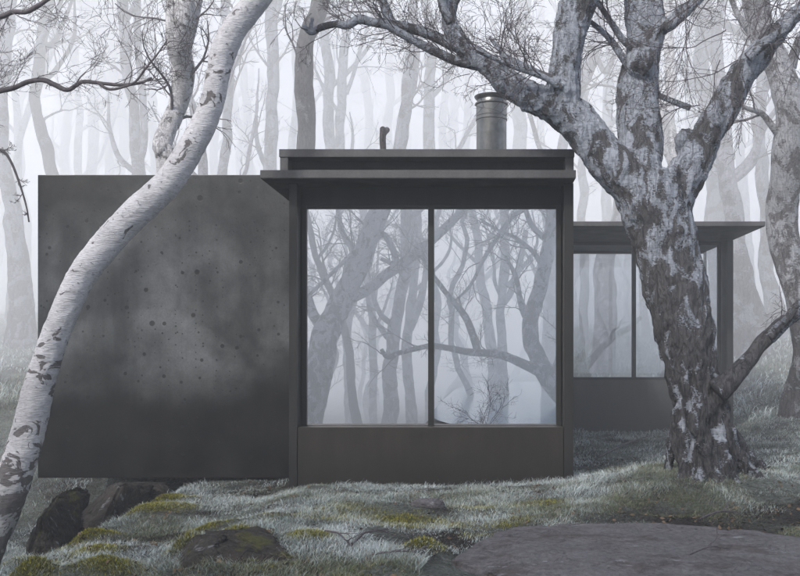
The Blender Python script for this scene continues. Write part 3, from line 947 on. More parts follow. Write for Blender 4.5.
# ---- trees in the mist behind
def wood_tree(label, pts, Y, mat, seed, forks=(), twigs=10, name='misty_tree', group='misty trees behind the cabin', kt=(5, 4), tw=M_twigfar, extend=True, minr=.0032, to=P, auto=2, wob=.16):
    """pts in pixels (x, y, width) from the top of the view downwards"""
    rng = np.random.default_rng(seed)
    pts = sorted(pts, key=lambda t: -t[1])
    if to is P:
        p, r = px_path(pts, Y)
    else:
        p = np.array([PR(a, b_, Y) for a, b_, w in pts]); r = np.array([w / 2 * Y / F for a, b_, w in pts])
    yy = p[0][1]
    p = p + np.stack([np.zeros(len(p)), .25 * np.sin(np.arange(len(p)) * 1.3 + seed), np.zeros(len(p))], -1)
    # down to the soil
    d0 = p[0] - p[1]
    gz = float(HM(p[0][0], p[0][1]))
    lean = d0[0] / max(abs(d0[2]), .1)
    fall = p[0][2] - gz
    bx_ = p[0][0] + np.clip(lean, -.35, .35) * max(fall, 0) * .5
    gz = float(HM(bx_, p[0][1]))
    if fall > .25:
        foot = [[bx_, p[0][1], gz - .15]]; rf = [r[0] * 1.55]
        if fall > .9:
            foot.append([p[0][0] * .25 + bx_ * .75, p[0][1], gz + .35]); rf.append(r[0] * 1.15)
        p = np.concatenate([foot, p]); r = np.concatenate([rf, r])
    base = np.array([bx_, p[0][1], gz])
    if extend:
        d1 = norm(p[-1] - p[-2]); d1 = norm(d1 + [0, 0, .6])
        L = rng.uniform(2.5, 4.5)
        p = np.concatenate([p, [p[-1] + d1 * L * .5, p[-1] + norm(d1 + [rng.normal(0, .2), rng.normal(0, .2), 0]) * L]])
        r = np.concatenate([r, [r[-1] * .75, r[-1] * .35]])
    t = tree_obj(name, base, label, group)
    v, f, c = limb(p, r, 130, 14, 0.22, 3.0, seed, wob=wob)
    mesh_raw('trunk', v, f, mat, t, base)
    cs = [c]
    if extend:
        for k in range(auto):
            i = int(rng.uniform(.3, .72) * len(c)); a0 = c[i]
            az = rng.uniform(0, 2 * math.pi); L = rng.uniform(1.4, 3.2)
            o_ = np.array([math.cos(az), math.sin(az) * .5, 0])
            pts_ = np.array([a0[:3], a0[:3] + o_ * L * .22 + [0, 0, L * .2], a0[:3] + o_ * L * rng.uniform(.3, .5) + [0, 0, L * .55], a0[:3] + o_ * L * rng.uniform(.3, .75) + [0, 0, L]])
            v, f, c2 = limb(pts_, np.array([.5, .42, .33, .12]) * a0[3], 44, 9, .2, 5, seed + 70 + k, wob=.12)
            mesh_raw('branch', v, f, mat, t, base)
            cs.append(c2)
    for fk in forks:
        if to is P: fp, frd = px_path(fk, Y)
        else: fp = np.array([PR(a, b_, Y) for a, b_, w in fk]); frd = np.array([w / 2 * Y / F for a, b_, w in fk])
        fp[:, 1] = fp[:, 1] - yy + np.interp(0, [0], [c[np.argmin(np.linalg.norm(c[:, :3] - fp[0], axis=1)), 1]]) + np.linspace(0, rng.uniform(-.4, .4), len(fp))
        v, f, c2 = limb(fp, frd, 50, 10, .15, 5, seed + 50)
        mesh_raw('branch', v, f, mat, t, base)
        cs.append(c2)
    if twigs:
        tp = []
        s, d, r0 = side_dirs(cs[0], rng, twigs, .45, 1, .8)
        d = norm(d + [0, 0, .25])
        tp += twig_parts(s, d, rng.uniform(.9, 2.2, twigs), np.clip(r0 * .3, .008, .03), rng, kt, .17, ((0, 0, .03), (0, 0, 0), (0, 0, -.03)), minr)
        for c2 in cs[1:]:
            n = max(3, twigs // 3)
            s, d, r0 = side_dirs(c2, rng, n, .2, 1, .7)
            tp += twig_parts(s, d, rng.uniform(.6, 1.5, n), np.clip(r0 * .4, .006, .02), rng, kt, .18, minr=minr)
        v, f = merge(tp)
        mesh_raw('crown', v, f, tw, t, base)
    return t


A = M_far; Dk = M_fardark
wood_tree('broad grey trunk at the left edge of the view', [(4, 0, 15), (5, 60, 13), (4, 110, 13), (9, 170, 14), (13, 230, 18), (16, 290, 24)], 19, A, 1)
wood_tree('thin faint trunk just right of the left edge trunk', [(17, 0, 7), (16, 50, 8), (19, 110, 7), (15, 180, 8)], 24, A, 2)
wood_tree('crooked grey trunk bulging above the left end of the concrete wall', [(47, -5, 11), (40, 40, 10), (36, 85, 11), (42, 108, 10), (51, 138, 12), (55, 178, 12)], 19.5, Dk, 3)
wood_tree('slim slanting trunk crossing behind the crooked grey one', [(60, 0, 6), (53, 30, 6), (44, 72, 6), (31, 130, 6), (21, 200, 7)], 23, A, 4)
wood_tree('pale forked trunk leaning left right of the crooked one', [(62, 35, 7), (72, 68, 7), (79, 108, 7), (80, 176, 8)], 26, A, 5, [[(72, 68, 5), (70, 40, 5), (76, 0, 4)]])
wood_tree('faint straight trunk between two forked pale trunks', [(85, 15, 9), (90, 60, 10), (92, 176, 10)], 27, A, 6, [[(88, 40, 7), (80, 15, 6), (70, -8, 5)]])
wood_tree('faint Y shaped trunk above the concrete wall', [(108, 5, 8), (107, 60, 8), (105, 176, 9)], 28, A, 7, [[(106, 50, 6), (99, 35, 6), (93, 20, 5), (90, -5, 4)], [(107, 40, 5), (114, 22, 5), (120, 0, 4)]])
wood_tree('upright grey trunk with a slimmer stem at its right', [(126, -5, 11), (128, 60, 11), (132, 110, 11), (136, 178, 13)], 19.5, A, 8, [[(137, 160, 8), (143, 140, 7), (142, 90, 7), (139, 50, 7), (139, 0, 7)]])
wood_tree('very faint trunk left of the blotched white birch', [(151, 0, 8), (153, 90, 9), (153, 176, 10)], 28, A, 9)
wood_tree('thin dark trunk right of the blotched white birch', [(184, 66, 8), (190, 92, 8), (196, 120, 8), (206, 176, 9)], 18.5, A, 10)
wood_tree('straight trunk seen just behind the leaning white birch', [(224, -5, 9), (226, 60, 9), (228, 120, 9), (228, 178, 10)], 20, A, 11)
wood_tree('straight trunk midway between leaning birch and raised roof', [(266, -5, 12), (267, 80, 12), (268, 178, 13)], 20.5, A, 12)
wood_tree('faint slim trunk left of the broken topped trunk', [(292, 0, 7), (291, 60, 7), (289, 155, 8)], 26, A, 13)
wood_tree('thick bent dark trunk above the left end of the raised roof', [(322, -20, 18), (318, 12, 18), (309, 45, 17), (307, 85, 18), (306, 120, 19), (304, 158, 20)], 17, Dk, 14, auto=1, wob=.06)
wood_tree('straight pale trunk right of the thick bent one', [(330, -5, 9), (328, 60, 10), (330, 155, 11)], 22, A, 15)
wood_tree('pale trunk with one slanting branch above the raised roof', [(345, -5, 9), (346, 70, 9), (344, 155, 10)], 22, A, 16, [[(347, 95, 5), (354, 75, 4), (362, 45, 4), (376, 5, 3), (384, -20, 3)]])
wood_tree('trunk leaning right, half way along the raised roof', [(419, 20, 11), (416, 55, 11), (411, 100, 12), (405, 155, 13)], 20, A, 17)
wood_tree('upright grey trunk left of the steel flue', [(424, -5, 10), (433, 30, 10), (432, 80, 11), (430, 155, 12)], 21.5, A, 18)
wood_tree('faint thin trunk touching the left side of the steel flue', [(464, 10, 8), (467, 90, 8), (466, 155, 9)], 28, A, 19)
wood_tree('broad faint trunk right of the steel flue', [(524, -10, 13), (521, 60, 13), (517, 150, 14)], 24, A, 20)
wood_tree('trunk leaning right behind the upright limb of the forked birch', [(606, 10, 12), (600, 40, 12), (590, 72, 11), (577, 105, 10), (566, 150, 11)], 20, A, 21, [[(596, 60, 6), (604, 75, 5), (612, 60, 4)]])
wood_tree('pale trunk between the two upright limbs of the forked birch', [(612, -5, 10), (609, 60, 10), (608, 180, 11)], 25, A, 22)
wood_tree('scarred slim birch seen through the fork of the old tree', [(664, -10, 11), (666, 60, 11), (667, 120, 12), (665, 190, 13)], 17.5, M_birch2, 23, twigs=6)
wood_tree('pale trunk right of the fork, above the set-back roof', [(704, -5, 16), (707, 60, 16), (710, 120, 17), (714, 180, 18), (716, 225, 20)], 21, A, 24)
wood_tree('faint slim trunk above the right end of the set-back roof', [(741, 60, 9), (743, 120, 10), (746, 180, 10), (748, 260, 12)], 26, A, 25)
wood_tree('curved trunk sweeping right beyond the set-back roof end', [(752, 120, 12), (756, 190, 13), (759, 230, 14), (765, 262, 15), (775, 298, 18)], 19.5, A, 26)
wood_tree('flared grey trunk foot just right of the set-back wing', [(722, 130, 16), (728, 200, 18), (733, 250, 19), (739, 285, 23), (748, 315, 32)], 18.5, A, 27)
wood_tree('big pale birch filling the right edge of the view', [(756, -30, 27), (764, 10, 28), (771, 40, 27), (780, 80, 27), (785, 120, 30), (787, 170, 33), (787, 220, 31), (791, 260, 29), (797, 310, 26), (801, 360, 26), (804, 392, 38)], 14.0, M_edge, 28,
          [[(776, 138, 9), (768, 132, 7), (757, 121, 6), (748, 118, 5), (736, 116, 4), (722, 108, 3)], [(788, 70, 12), (791, 55, 10), (796, 42, 9), (808, 28, 7), (825, 10, 5)], [(766, 70, 8), (750, 40, 6), (735, 18, 6), (724, -6, 5)]], 9, minr=.0025, tw=M_twig, auto=0, wob=.05)
wood_tree('blotched white birch rising behind the concrete wall', [(192, -90, 24), (188, -20, 29), (186, 12, 29), (182, 45, 23), (182, 70, 22), (175, 100, 20), (168, 130, 19), (167, 152, 18), (171, 180, 20)], 13.8, M_birch2, 29,
          [[(186, 55, 10), (194, 30, 11), (200, 5, 12), (208, -30, 10)]], 8, minr=.0025, auto=0, wob=.05)
sn = wood_tree('short broken snag poking up behind the raised roof', [(388, 128, 6), (386, 138, 5), (388, 156, 6)], 15.5, Dk, 30, twigs=0, extend=False, name='dead_snag', group=None)
wood_tree('thick bent trunk with a broken branch seen through the clear set-back window', [(628, 120, 15), (620, 215, 17), (612, 250, 19), (606, 280, 21), (601, 310, 23), (600, 350, 24), (600, 380, 26)], 19.0, A, 41,
          [[(611, 252, 8), (622, 245, 7), (636, 240, 6), (660, 238, 5), (690, 242, 4)], [(604, 268, 7), (603, 258, 5), (608, 250, 4)]])
wood_tree('slim pale stem left of the bent trunk inside the set-back window', [(587, 180, 9), (588, 250, 9), (588, 300, 9), (587, 350, 10), (586, 380, 10)], 22, A, 42)
wood_tree('slim pale stem right of the mullion inside the set-back window', [(643, 180, 8), (644, 220, 8), (646, 290, 8), (648, 340, 9), (648, 380, 9)], 22, A, 43)
# extra individual stems filling the haze
rng = np.random.default_rng(77)
extra = [('faint stem over the left part of the concrete wall', 66, 29), ('faint stem above the middle of the concrete wall', 118, 30), ('ghostly stem above the leaning birch bend', 212, 30), ('ghostly stem left of the raised roof corner', 247, 29),
         ('ghostly pair member between thick bent trunk and snag', 366, 31), ('ghostly stem right above the snag', 392, 30), ('ghostly stem left of the flue top', 450, 30), ('ghostly stem behind the big left limb', 545, 29),
         ('ghostly stem left of the old fork', 630, 29), ('ghostly stem right of the scarred slim birch', 686, 29), ('ghostly stem beside the set-back roof corner', 768, 28), ('ghostly leftmost stem low in the mist', 28, 28)]
for k, (lb, x, Y) in enumerate(extra):
    ph = rng.uniform(-6, 6, 4)
    wood_tree(lb, [(x + ph[0], -5, 7), (x + ph[1] * .6, 60, 8), (x + ph[2] * .5, 130, 8), (x, 200, 9)], Y, A, 200 + k, [[(x + ph[1] * .5, 70, 5), (x + 8 * np.sign(ph[3]), 40, 4), (x + 18 * np.sign(ph[3]), 0, 3)]] if k % 2 else (), twigs=9)

# the rest of the wood, one mass of faint stems
tp = []
for k in range(90):
    y = rng.uniform(31, 56); x = rng.uniform(-.78, .75) * y
    z = float(H(x, y)); h = rng.uniform(9, 15); r0 = rng.uniform(.09, .2)
    b0 = np.array([x, y, z - .2]); w = rng.normal(0, .5, (3, 2))
    v, f, c = limb(np.array([b0, b0 + [w[0, 0], w[0, 1], h * .33], b0 + [w[1, 0], w[1, 1], h * .66], b0 + [w[2, 0], w[2, 1], h]]), np.array([1.3, 1, .8, .3]) * r0, 40, 8, .2, 2, k, wob=.5)
    tp.append((v, f))
    s, d, rr0 = side_dirs(c, rng, 7, .3, 1, .7)
    tp += twig_parts(s, norm(d + [0, 0, .3]), rng.uniform(1, 2.6, 7), np.full(7, .03), rng, (5, 4), .16, minr=.006, Ps=(6, 4, 3), sides=(3, 3, 3))
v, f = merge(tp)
tag(mesh_raw('distant_wood', v, f, M_far), 'distant mass of faint bare trees dissolving into the mist', 'woodland', kind='stuff')

# ---- trees on the near side, seen mirrored in the panes
G2 = 'trees mirrored in the windows'
def refl(label, pts, D, mat, seed, forks=(), twigs=10, kt=(6, 5)):
    return wood_tree(label, pts, D * 1.2, mat, seed, forks, twigs, 'waterside_tree', G2, kt, M_twig, to=PR, minr=.0026, auto=3)

refl('thick leaning trunk with dark fork mirrored across the left pane', [(302, 470, 36), (308, 420, 33), (318, 370, 30), (332, 325, 27), (346, 292, 24), (360, 262, 21), (374, 228, 20), (390, 195, 18), (410, 150, 14)], 20.5, M_edge, 301,
     [[(346, 300, 11), (368, 288, 11), (384, 275, 11), (404, 261, 11), (425, 244, 10), (445, 226, 9), (470, 200, 8), (500, 165, 5)], [(352, 285, 9), (348, 268, 8), (352, 250, 8), (340, 230, 6), (334, 200, 4)], [(374, 234, 5), (355, 252, 5), (335, 271, 4), (312, 293, 4), (296, 309, 3), (280, 330, 2)],
      [(366, 246, 8), (384, 235, 7), (396, 262, 6), (380, 258, 4)]], 22)
refl('dark trunk leaning left low in the left pane', [(362, 440, 10), (356, 390, 9), (350, 350, 8), (341, 315, 8), (328, 280, 7), (315, 240, 6), (305, 200, 5)], 22, Dk, 303, twigs=14)
refl('straight pale trunk left of centre in the left pane', [(348, 440, 11), (347, 400, 10), (346, 350, 9), (352, 300, 9), (360, 250, 8), (362, 200, 8)], 25, A, 304)
refl('slim upright trunk in the middle of the left pane', [(371, 440, 8), (371, 400, 8), (373, 350, 8), (372, 310, 8), (366, 260, 7), (362, 190, 6)], 25, A, 305)
refl('thick pale trunk right of centre in the left pane', [(387, 445, 17), (388, 400, 16), (387, 365, 14), (394, 330, 13), (400, 290, 12), (402, 240, 12), (402, 190, 11)], 22.5, A, 306, (), 14)
refl('twin grey trunk beside the mullion of the big window', [(411, 440, 12), (411, 400, 11), (410, 350, 10), (413, 300, 9), (417, 250, 9), (420, 190, 8)], 24, A, 307, [[(411, 330, 6), (422, 300, 6), (428, 260, 5), (440, 210, 4)]])
refl('massive spreading trunk with a low arching limb mirrored at the right pane edge', [(578, 405, 34), (564, 388, 27), (547, 370, 20), (535, 345, 17), (533, 320, 16), (540, 295, 14), (549, 260, 14), (556, 220, 13), (560, 180, 11)], 20.5, M_edge, 308,
     [[(552, 377, 15), (528, 366, 10), (500, 355, 8), (470, 352, 7), (448, 348, 6), (432, 346, 6), (416, 349, 5), (400, 353, 5), (389, 357, 5), (383, 349, 4)], [(478, 353, 8), (473, 335, 8), (464, 315, 7), (450, 298, 6), (440, 285, 5), (428, 268, 4), (415, 240, 2)],
      [(534, 330, 9), (525, 312, 8), (520, 296, 6), (516, 275, 5), (505, 255, 3)], [(552, 378, 10), (560, 355, 9), (563, 335, 8), (560, 312, 7), (570, 290, 5)], [(556, 205, 7), (535, 205, 6), (512, 217, 5), (497, 238, 5), (484, 258, 4), (470, 285, 3), (452, 303, 2)],
      [(545, 275, 6), (534, 255, 5), (515, 240, 4), (498, 233, 3), (480, 222, 2)]], 24)
refl('pale leaning trunk in the middle of the right pane', [(494, 400, 11), (492, 350, 11), (488, 310, 10), (482, 270, 9), (475, 230, 8), (468, 190, 7)], 25, A, 310, (), 14)
refl('grey upright trunk right of centre in the right pane', [(503, 405, 12), (502, 350, 11), (500, 310, 9), (504, 270, 10), (506, 230, 9), (503, 190, 9)], 24, A, 311, [[(502, 305, 7), (512, 290, 7), (520, 262, 6), (526, 230, 5)]], 14)
refl('broad pale trunk behind the arching limb in the right pane', [(549, 400, 15), (549, 340, 15), (551, 280, 15), (549, 230, 14), (545, 190, 13)], 26, A, 312)
tp = []
for k in range(60):
    y = rng.uniform(-30, -9.5); x = rng.uniform(-.5, .75) * (18.4 - y)
    z = float(H(x, y)); h = rng.uniform(7, 12); r0 = rng.uniform(.06, .15)
    b0 = np.array([x, y, z - .2]); w = rng.normal(0, .6, (3, 2))
    v, f, c = limb(np.array([b0, b0 + [w[0, 0], w[0, 1], h * .33], b0 + [w[1, 0], w[1, 1], h * .66], b0 + [w[2, 0], w[2, 1], h]]), np.array([1.3, 1, .8, .3]) * r0, 40, 8, .2, 2, k, wob=.6)
    tp.append((v, f))
    s, d, rr0 = side_dirs(c, rng, 16, .12, 1, .8)
    tp += twig_parts(s, norm(d + [0, 0, .2]), rng.uniform(.8, 2.2, 16), np.full(16, .02), rng, (6, 5), .18, minr=.004, Ps=(7, 5, 4), sides=(3, 3, 3))
v, f = merge(tp)
tag(mesh_raw('mirrored_wood', v, f, M_far), 'mass of bare trees across the pond mirrored faintly in the panes', 'woodland', kind='stuff')
# leafless shrub by the pond, mirrored low in the right pane
sb0 = PR(486, 425, 17.2); sb0[2] = float(HM(sb0[0], sb0[1]))
shr = empty('bare_shrub', sb0, 'small leafless dark shrub mirrored low in the right pane', 'shrub')
s = np.repeat(sb0[None], 9, 0); d = np.stack([rng.normal(0, .8, 9), rng.normal(0, .3, 9), np.full(9, .8)], -1)
v, f = merge(twig_parts(s, d, rng.uniform(.6, 1.1, 9), np.full(9, .006), rng, (7, 5), .22, minr=.002))
mesh_raw('stem', v, f, M_twig, shr, sb0)


# ------------------------------------------------------------------ rocks
def rock(name, label, cen, size, seed, mat, rot=0.0, pw=3.2, amp=.16, freq=2.2, res=70, cat='rock', strat=0.0):
    """superellipsoid broken up by noise"""
    u = np.linspace(0, 2 * math.pi, res * 2, endpoint=False); w = np.linspace(-math.pi / 2, math.pi / 2, res)
    U, W = np.meshgrid(u, w)
    e = 2 / pw
    sp = lambda t: np.sign(t) * np.abs(t) ** e
    x = sp(np.cos(W)) * sp(np.cos(U)); y = sp(np.cos(W)) * sp(np.sin(U)); z = sp(np.sin(W))
    v = np.stack([x, y, z], -1).reshape(-1, 3)
    k = 1 + amp * fbm(v * freq + seed, 5, seed)
    v = v * k[:, None] * np.asarray(size)
    if strat:
        v[:, 0] += strat * fbm(np.stack([v[:, 0] * 0, v[:, 1] * 0, v[:, 2] * 9], -1), 3, seed) * .2
    v += 0.02 * fbm(v * 9, 4, seed + 4)[:, None] * np.array([1, 1, 1])
    c, s_ = math.cos(rot), math.sin(rot)
    v = np.stack([v[:, 0] * c - v[:, 1] * s_, v[:, 0] * s_ + v[:, 1] * c, v[:, 2]], -1)
    n = res * 2
    I = np.arange(res * n).reshape(res, n); J = np.roll(I, -1, 1)
    q = np.stack([I[:-1], J[:-1], J[1:], I[1:]], -1).reshape(-1, 4)
    o = mesh_raw(name, v, [q], mat)
    o.location = cen
    tag(o, label, cat)
    return o


def slab_boulder(name, label, pts, mat, seed, calm=1.0):
    """angular boulder from corner points"""
    bm = bmesh.new()
    cen = np.mean(pts, 0)
    for p_ in pts: bm.verts.new(Vector(p_ - cen))
    bmesh.ops.convex_hull(bm, input=bm.verts[:])
    bmesh.ops.bevel(bm, geom=bm.edges[:], offset=.03, segments=2, affect='EDGES')
    bmesh.ops.triangulate(bm, faces=bm.faces[:])
    for _ in range(7):
        long_ = [e for e in bm.edges if e.calc_length() > (.05 if _ < 5 else .03)]
        if not long_: break
        bmesh.ops.subdivide_edges(bm, edges=long_, cuts=1)
        bmesh.ops.triangulate(bm, faces=[f for f in bm.faces if len(f.verts) > 3])
    bm.normal_update()
    co = np.array([v.co[:] for v in bm.verts]); no = np.array([v.normal[:] for v in bm.verts])
    rg = 1 - 2.5 * np.abs(fbm(co * np.array([2.2, 2.2, 5]) + seed, 4, seed + 2))
    co = co + calm * no * (.035 * fbm(co * 3.5 + seed, 4, seed) - .022 * np.clip(rg - .45, 0, 1) + .016 * fbm(co * 17, 4, seed))[:, None]
    for v, c in zip(bm.verts, co): v.co = c
    me = bpy.data.meshes.new(name); bm.to_mesh(me); bm.free()
    me.polygons.foreach_set('use_smooth', np.ones(len(me.polygons), bool))
    me.materials.append(mat)
    o = bpy.data.objects.new(name, me); COL.objects.link(o); o.location = cen
    tag(o, label, 'rock')
    return o


def lump_pts(cen, size, n, seed):
    r_ = np.random.default_rng(seed)
    d = norm(r_.normal(0, 1, (n, 3)))
    return np.asarray(cen) + d * np.asarray(size) * r_.uniform(.85, 1.15, (n, 1))


tops = [P(484, 540, 6.35), P(512, 530, 6.65), P(575, 527, 6.8), P(660, 527, 6.8), P(745, 533, 6.6), P(850, 548, 6.2), P(880, 660, 4.7), P(700, 640, 4.9), P(628, 580, 5.55), P(555, 556, 5.95), P(505, 546, 6.2)]
low = [P(446, 566, 5.95), P(470, 574, 5.7), P(570, 612, 5.2)]
slab_boulder('flat_rock', 'broad flat purple grey rock slab in the lower right foreground', np.array(tops + low + [p_ - np.array([0, 0, .5]) for p_ in tops] + [p_ - np.array([0, 0, .35]) for p_ in low]) + np.array([0, 0, .035]), M_slab, 3, .45)
slab_boulder('mossy_outcrop', 'dark streaked rock face capped with yellow moss at the lower left', np.concatenate([lump_pts((-1.58, 5.95, -.28), (.52, .38, .40), 22, 5), [P(194, 530, 6.15), P(268, 524, 6.25), P(304, 566, 5.65), P(232, 531, 5.95), P(190, 592, 5.6)]]), M_rock, 8)
slab_boulder('tilted_boulder', 'tilted brown boulder wedged under the raised end of the concrete wall',
             np.array([P(92, 532, 8.7), P(64, 528, 9.0), P(112, 483, 9.3), P(122, 483, 9.0), P(98, 534, 8.6), P(152, 483, 9.5), P(156, 490, 9.4), P(128, 525, 9.0), P(110, 530, 9.9), P(150, 484, 10.1)]), M_rock2, 4)
slab_boulder('mossy_boulder', 'low mossy boulder at the foot of the leaning white birch',
             np.array([P(22, 566, 8.0), P(66, 560, 8.2), P(74, 535, 8.7), P(40, 518, 8.2), P(56, 494, 8.8), P(72, 484, 9.3), P(92, 486, 9.6), P(84, 530, 9.2), P(26, 545, 8.8), P(44, 570, 8.0)]), M_rock, 9)
slab_boulder('dark_boulder', 'dark shaded boulder behind the tilted brown one', np.array([P(112, 484, 9.6), P(128, 530, 9.4), P(165, 483, 9.9), P(172, 500, 9.6), P(120, 483, 10.15), P(170, 483, 10.15), P(120, 540, 10.0), P(160, 530, 10.0)]), M_rock2, 14)
slab_boulder('edge_rock', 'low dark rock in the bottom left corner', lump_pts((-2.98, 6.05, -.42), (.42, .3, .3), 20, 12), M_rock, 17)
rock('half_buried_stone', 'small grey stone half buried in frosty turf before the big window', (-0.43, 7.62, .0), (.14, .08, .06), 23, M_slab, .1, 2.6, .2, 2, 30)
rock('bank_stone', 'grey stone on the grassy bank by the right edge', (5.05, 13.6, float(H(5.05, 13.6)) + .02), (.16, .12, .12), 27, M_slab, .1, 2.6, .2, 2, 30)

# fallen sticks
rng = np.random.default_rng(8)
for lb, x0, y0, x1, y1, w in [('dark fallen stick lying before the left pane', 352, 545, 388, 530, 2.6), ('thin stick flat on the turf below the window mullion', 372, 556, 424, 555, 2.0), ('crooked stick slanting through the frosted grass', 325, 532, 352, 548, 2.0),
                              ('long curved stick on the turf beside the set-back wing', 598, 458, 648, 437, 2.4), ('short forked stick on the bare earth', 700, 520, 736, 513, 2.2), ('thin stick on the flat rock slab', 690, 556, 730, 551, 1.8)]:
    def on(px, py):
        yy = np.arange(5.0, 14, .01)
        X, Z = (px - VX) * yy / F, CH + (VY - py) * yy / F
        hh = HM(X, yy)
        if 'rock slab' in lb: hh = np.maximum(hh, .045)
        i = int(np.argmax(Z < hh + .01))
        return np.array([X[i], yy[i], hh[i] + .02])
    a0, a1 = on(x0, y0), on(x1, y1)
    m0 = (a0 + a1) / 2 + [rng.normal(0, .02), rng.normal(0, .03), .03]
    rr_ = w / 2 * a0[1] / F
    v, f, c = limb(np.array([a0, (a0 + m0) / 2 + [0, .015, 0], m0, a1]), np.array([1, 1, .9, .5]) * rr_, 26, 8, .25, 20, int(x0))
    s, d, r0 = side_dirs(c, rng, 3, .3, .9, .6); d[:, 2] = np.abs(d[:, 2]) * .3
    v2, f2 = merge([(v, f)] + twig_parts(s, d, np.full(3, .16), np.full(3, rr_ * .6), rng, (2,), .12, minr=.0015))
    o = mesh_raw('fallen_stick', v2, f2, M_twig, None, tuple(a0)); tag(o, lb, 'stick', 'fallen sticks on the turf')


# ------------------------------------------------------------------ grass, moss, leaf litter
def blades(n, xr, yr, hmul, seed, wmul=1.0, dens_fn=None, ypow=1.0):
    rng = np.random.default_rng(seed)
    t = rng.random(n) ** ypow
    y = yr[0] + (yr[1] - yr[0]) * t
    half0, half1 = xr
    x = rng.uniform(0, 1, n)
    lo = np.maximum((-60 - VX) * y / F - .7, half0); hi = np.minimum((860 - VX) * y / F + .7, half1)
    x = lo + (hi - lo) * x
    keep = hi > lo
    inside = ((x > -2.1) & (x < .96) & (y > 9.19) & (y < 17)) | ((x > -5.0) & (x < -2.0) & (y > 10.2) & (y < 13)) | ((x > .3) & (x < 3.84) & (y > 13.74) & (y < 15.1))
    keep &= ~inside
    slab = (np.abs((x - 1.75) / 2.1) ** 4 + np.abs((y - 5.62) / .70) ** 4) < 1
    keep &= ~slab
    bare = bare_amount(x, y) * ss(1.0, 3.5, np.abs((x - 1.75) / 2.1) ** 4 + np.abs((y - 5.62) / .70) ** 4)
    clump = fb2(x, y, 3.2, 3, 50)
    keep &= rng.random(n) < np.clip(1.05 - bare * 1.0 + clump * .5, .04, 1)
    x, y, bare, clump = x[keep], y[keep], bare[keep], clump[keep]
    n = len(x)
    z = HM(x, y)
    mo = ss(.25, .95, moss_amount(x, y) + .35 * fb2(x, y, 5, 3, 77) + rng.normal(0, .25, n)) * .8
    frost = np.clip(.57 + 1.9 * fb2(x, y, 1.1, 4, 61) + .8 * clump + rng.normal(0, .25, n) - .15 * bare, 0, 1)
    frost = np.clip(frost + .25 * ss(2.0, 3.6, x) * ss(7.3, 8.2, y) + .2 * np.exp(-((y - 8.6) / .5) ** 2), 0, 1)
    h = hmul * np.clip(rng.gamma(3.5, .286, n) * (1 + 1.5 * clump + .9 * fb2(x, y, 1.5, 2, 91)), .25, 3.2) * (1 - .55 * mo) * (1 - .5 * bare)
    a_ = rng.uniform(0, 2 * math.pi, n)
    sl = np.abs((x - 1.75) / 2.1) ** 4 + np.abs((y - 5.62) / .70) ** 4
    h = h * (1 + 1.3 * ss(2.6, 1.2, sl) * ss(-.25, .3, fb2(x, y, 2.5, 3, 88)))
    flow = fb2(x, y, 2.2, 3, 33) * 7 + rng.normal(0, 1.3, n)
    lean = h * rng.uniform(.25, 1.15, n)
    dx, dy = np.cos(flow) * lean, np.sin(flow) * lean
    wv = (.0018 + .0014 * rng.random(n)) * wmul * (1 + .6 * mo)
    ux, uy = np.cos(a_) * wv, np.sin(a_) * wv
    b0 = np.stack([x, y, z - .012], -1)
    side = np.stack([ux, uy, np.zeros(n)], -1)
    mid = b0 + np.stack([dx * .35, dy * .35, h * .62], -1)
    tip = b0 + np.stack([dx, dy, h * .95], -1)
    V = np.stack([b0 - side, b0 + side, mid - side * .75, mid + side * .75, tip], 1).reshape(-1, 3)
    i = np.arange(n)[:, None] * 5
    Q = np.concatenate([i, i + 1, i + 3, i + 2], 1); T = np.concatenate([i + 2, i + 3, i + 4], 1)
    green = np.array([.140, .168, .082]); fr = np.array([.66, .77, .79]); straw = np.array([.30, .26, .19]); ms = np.array([.33, .315, .08])
    sw = (rng.random(n) < .16 + .12 * bare)[:, None]
    col = green + (fr - green) * frost[:, None]
    col = np.where(sw, straw * (.6 + .6 * rng.random((n, 1))), col)
    col = col * (1 - mo[:, None]) + (ms * (.45 + .9 * rng.random((n, 1)))) * mo[:, None]
    col = col * (.75 + .5 * rng.random((n, 1)))
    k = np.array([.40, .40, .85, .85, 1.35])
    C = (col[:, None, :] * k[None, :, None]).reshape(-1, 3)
    return V, Q, T, np.clip(C, 0, .9)


sets = [blades(760000, (-9, 9), (5.0, 9.8), .023, 1, .62, ypow=.95), blades(210000, (-12, 12), (9.0, 15), .028, 2, 1.15), blades(90000, (-16, 16), (14, 26), .06, 3, 3.0)]
V, Q, T, C, off = [], [], [], [], 0
for v, q_, t_, c_ in sets:
    V.append(v); Q.append(q_ + off); T.append(t_ + off); C.append(c_); off += len(v)
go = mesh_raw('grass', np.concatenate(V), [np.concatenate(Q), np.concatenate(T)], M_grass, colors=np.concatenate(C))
tag(go, 'short frosted grass covering the ground around the cabin', 'grass', kind='stuff')

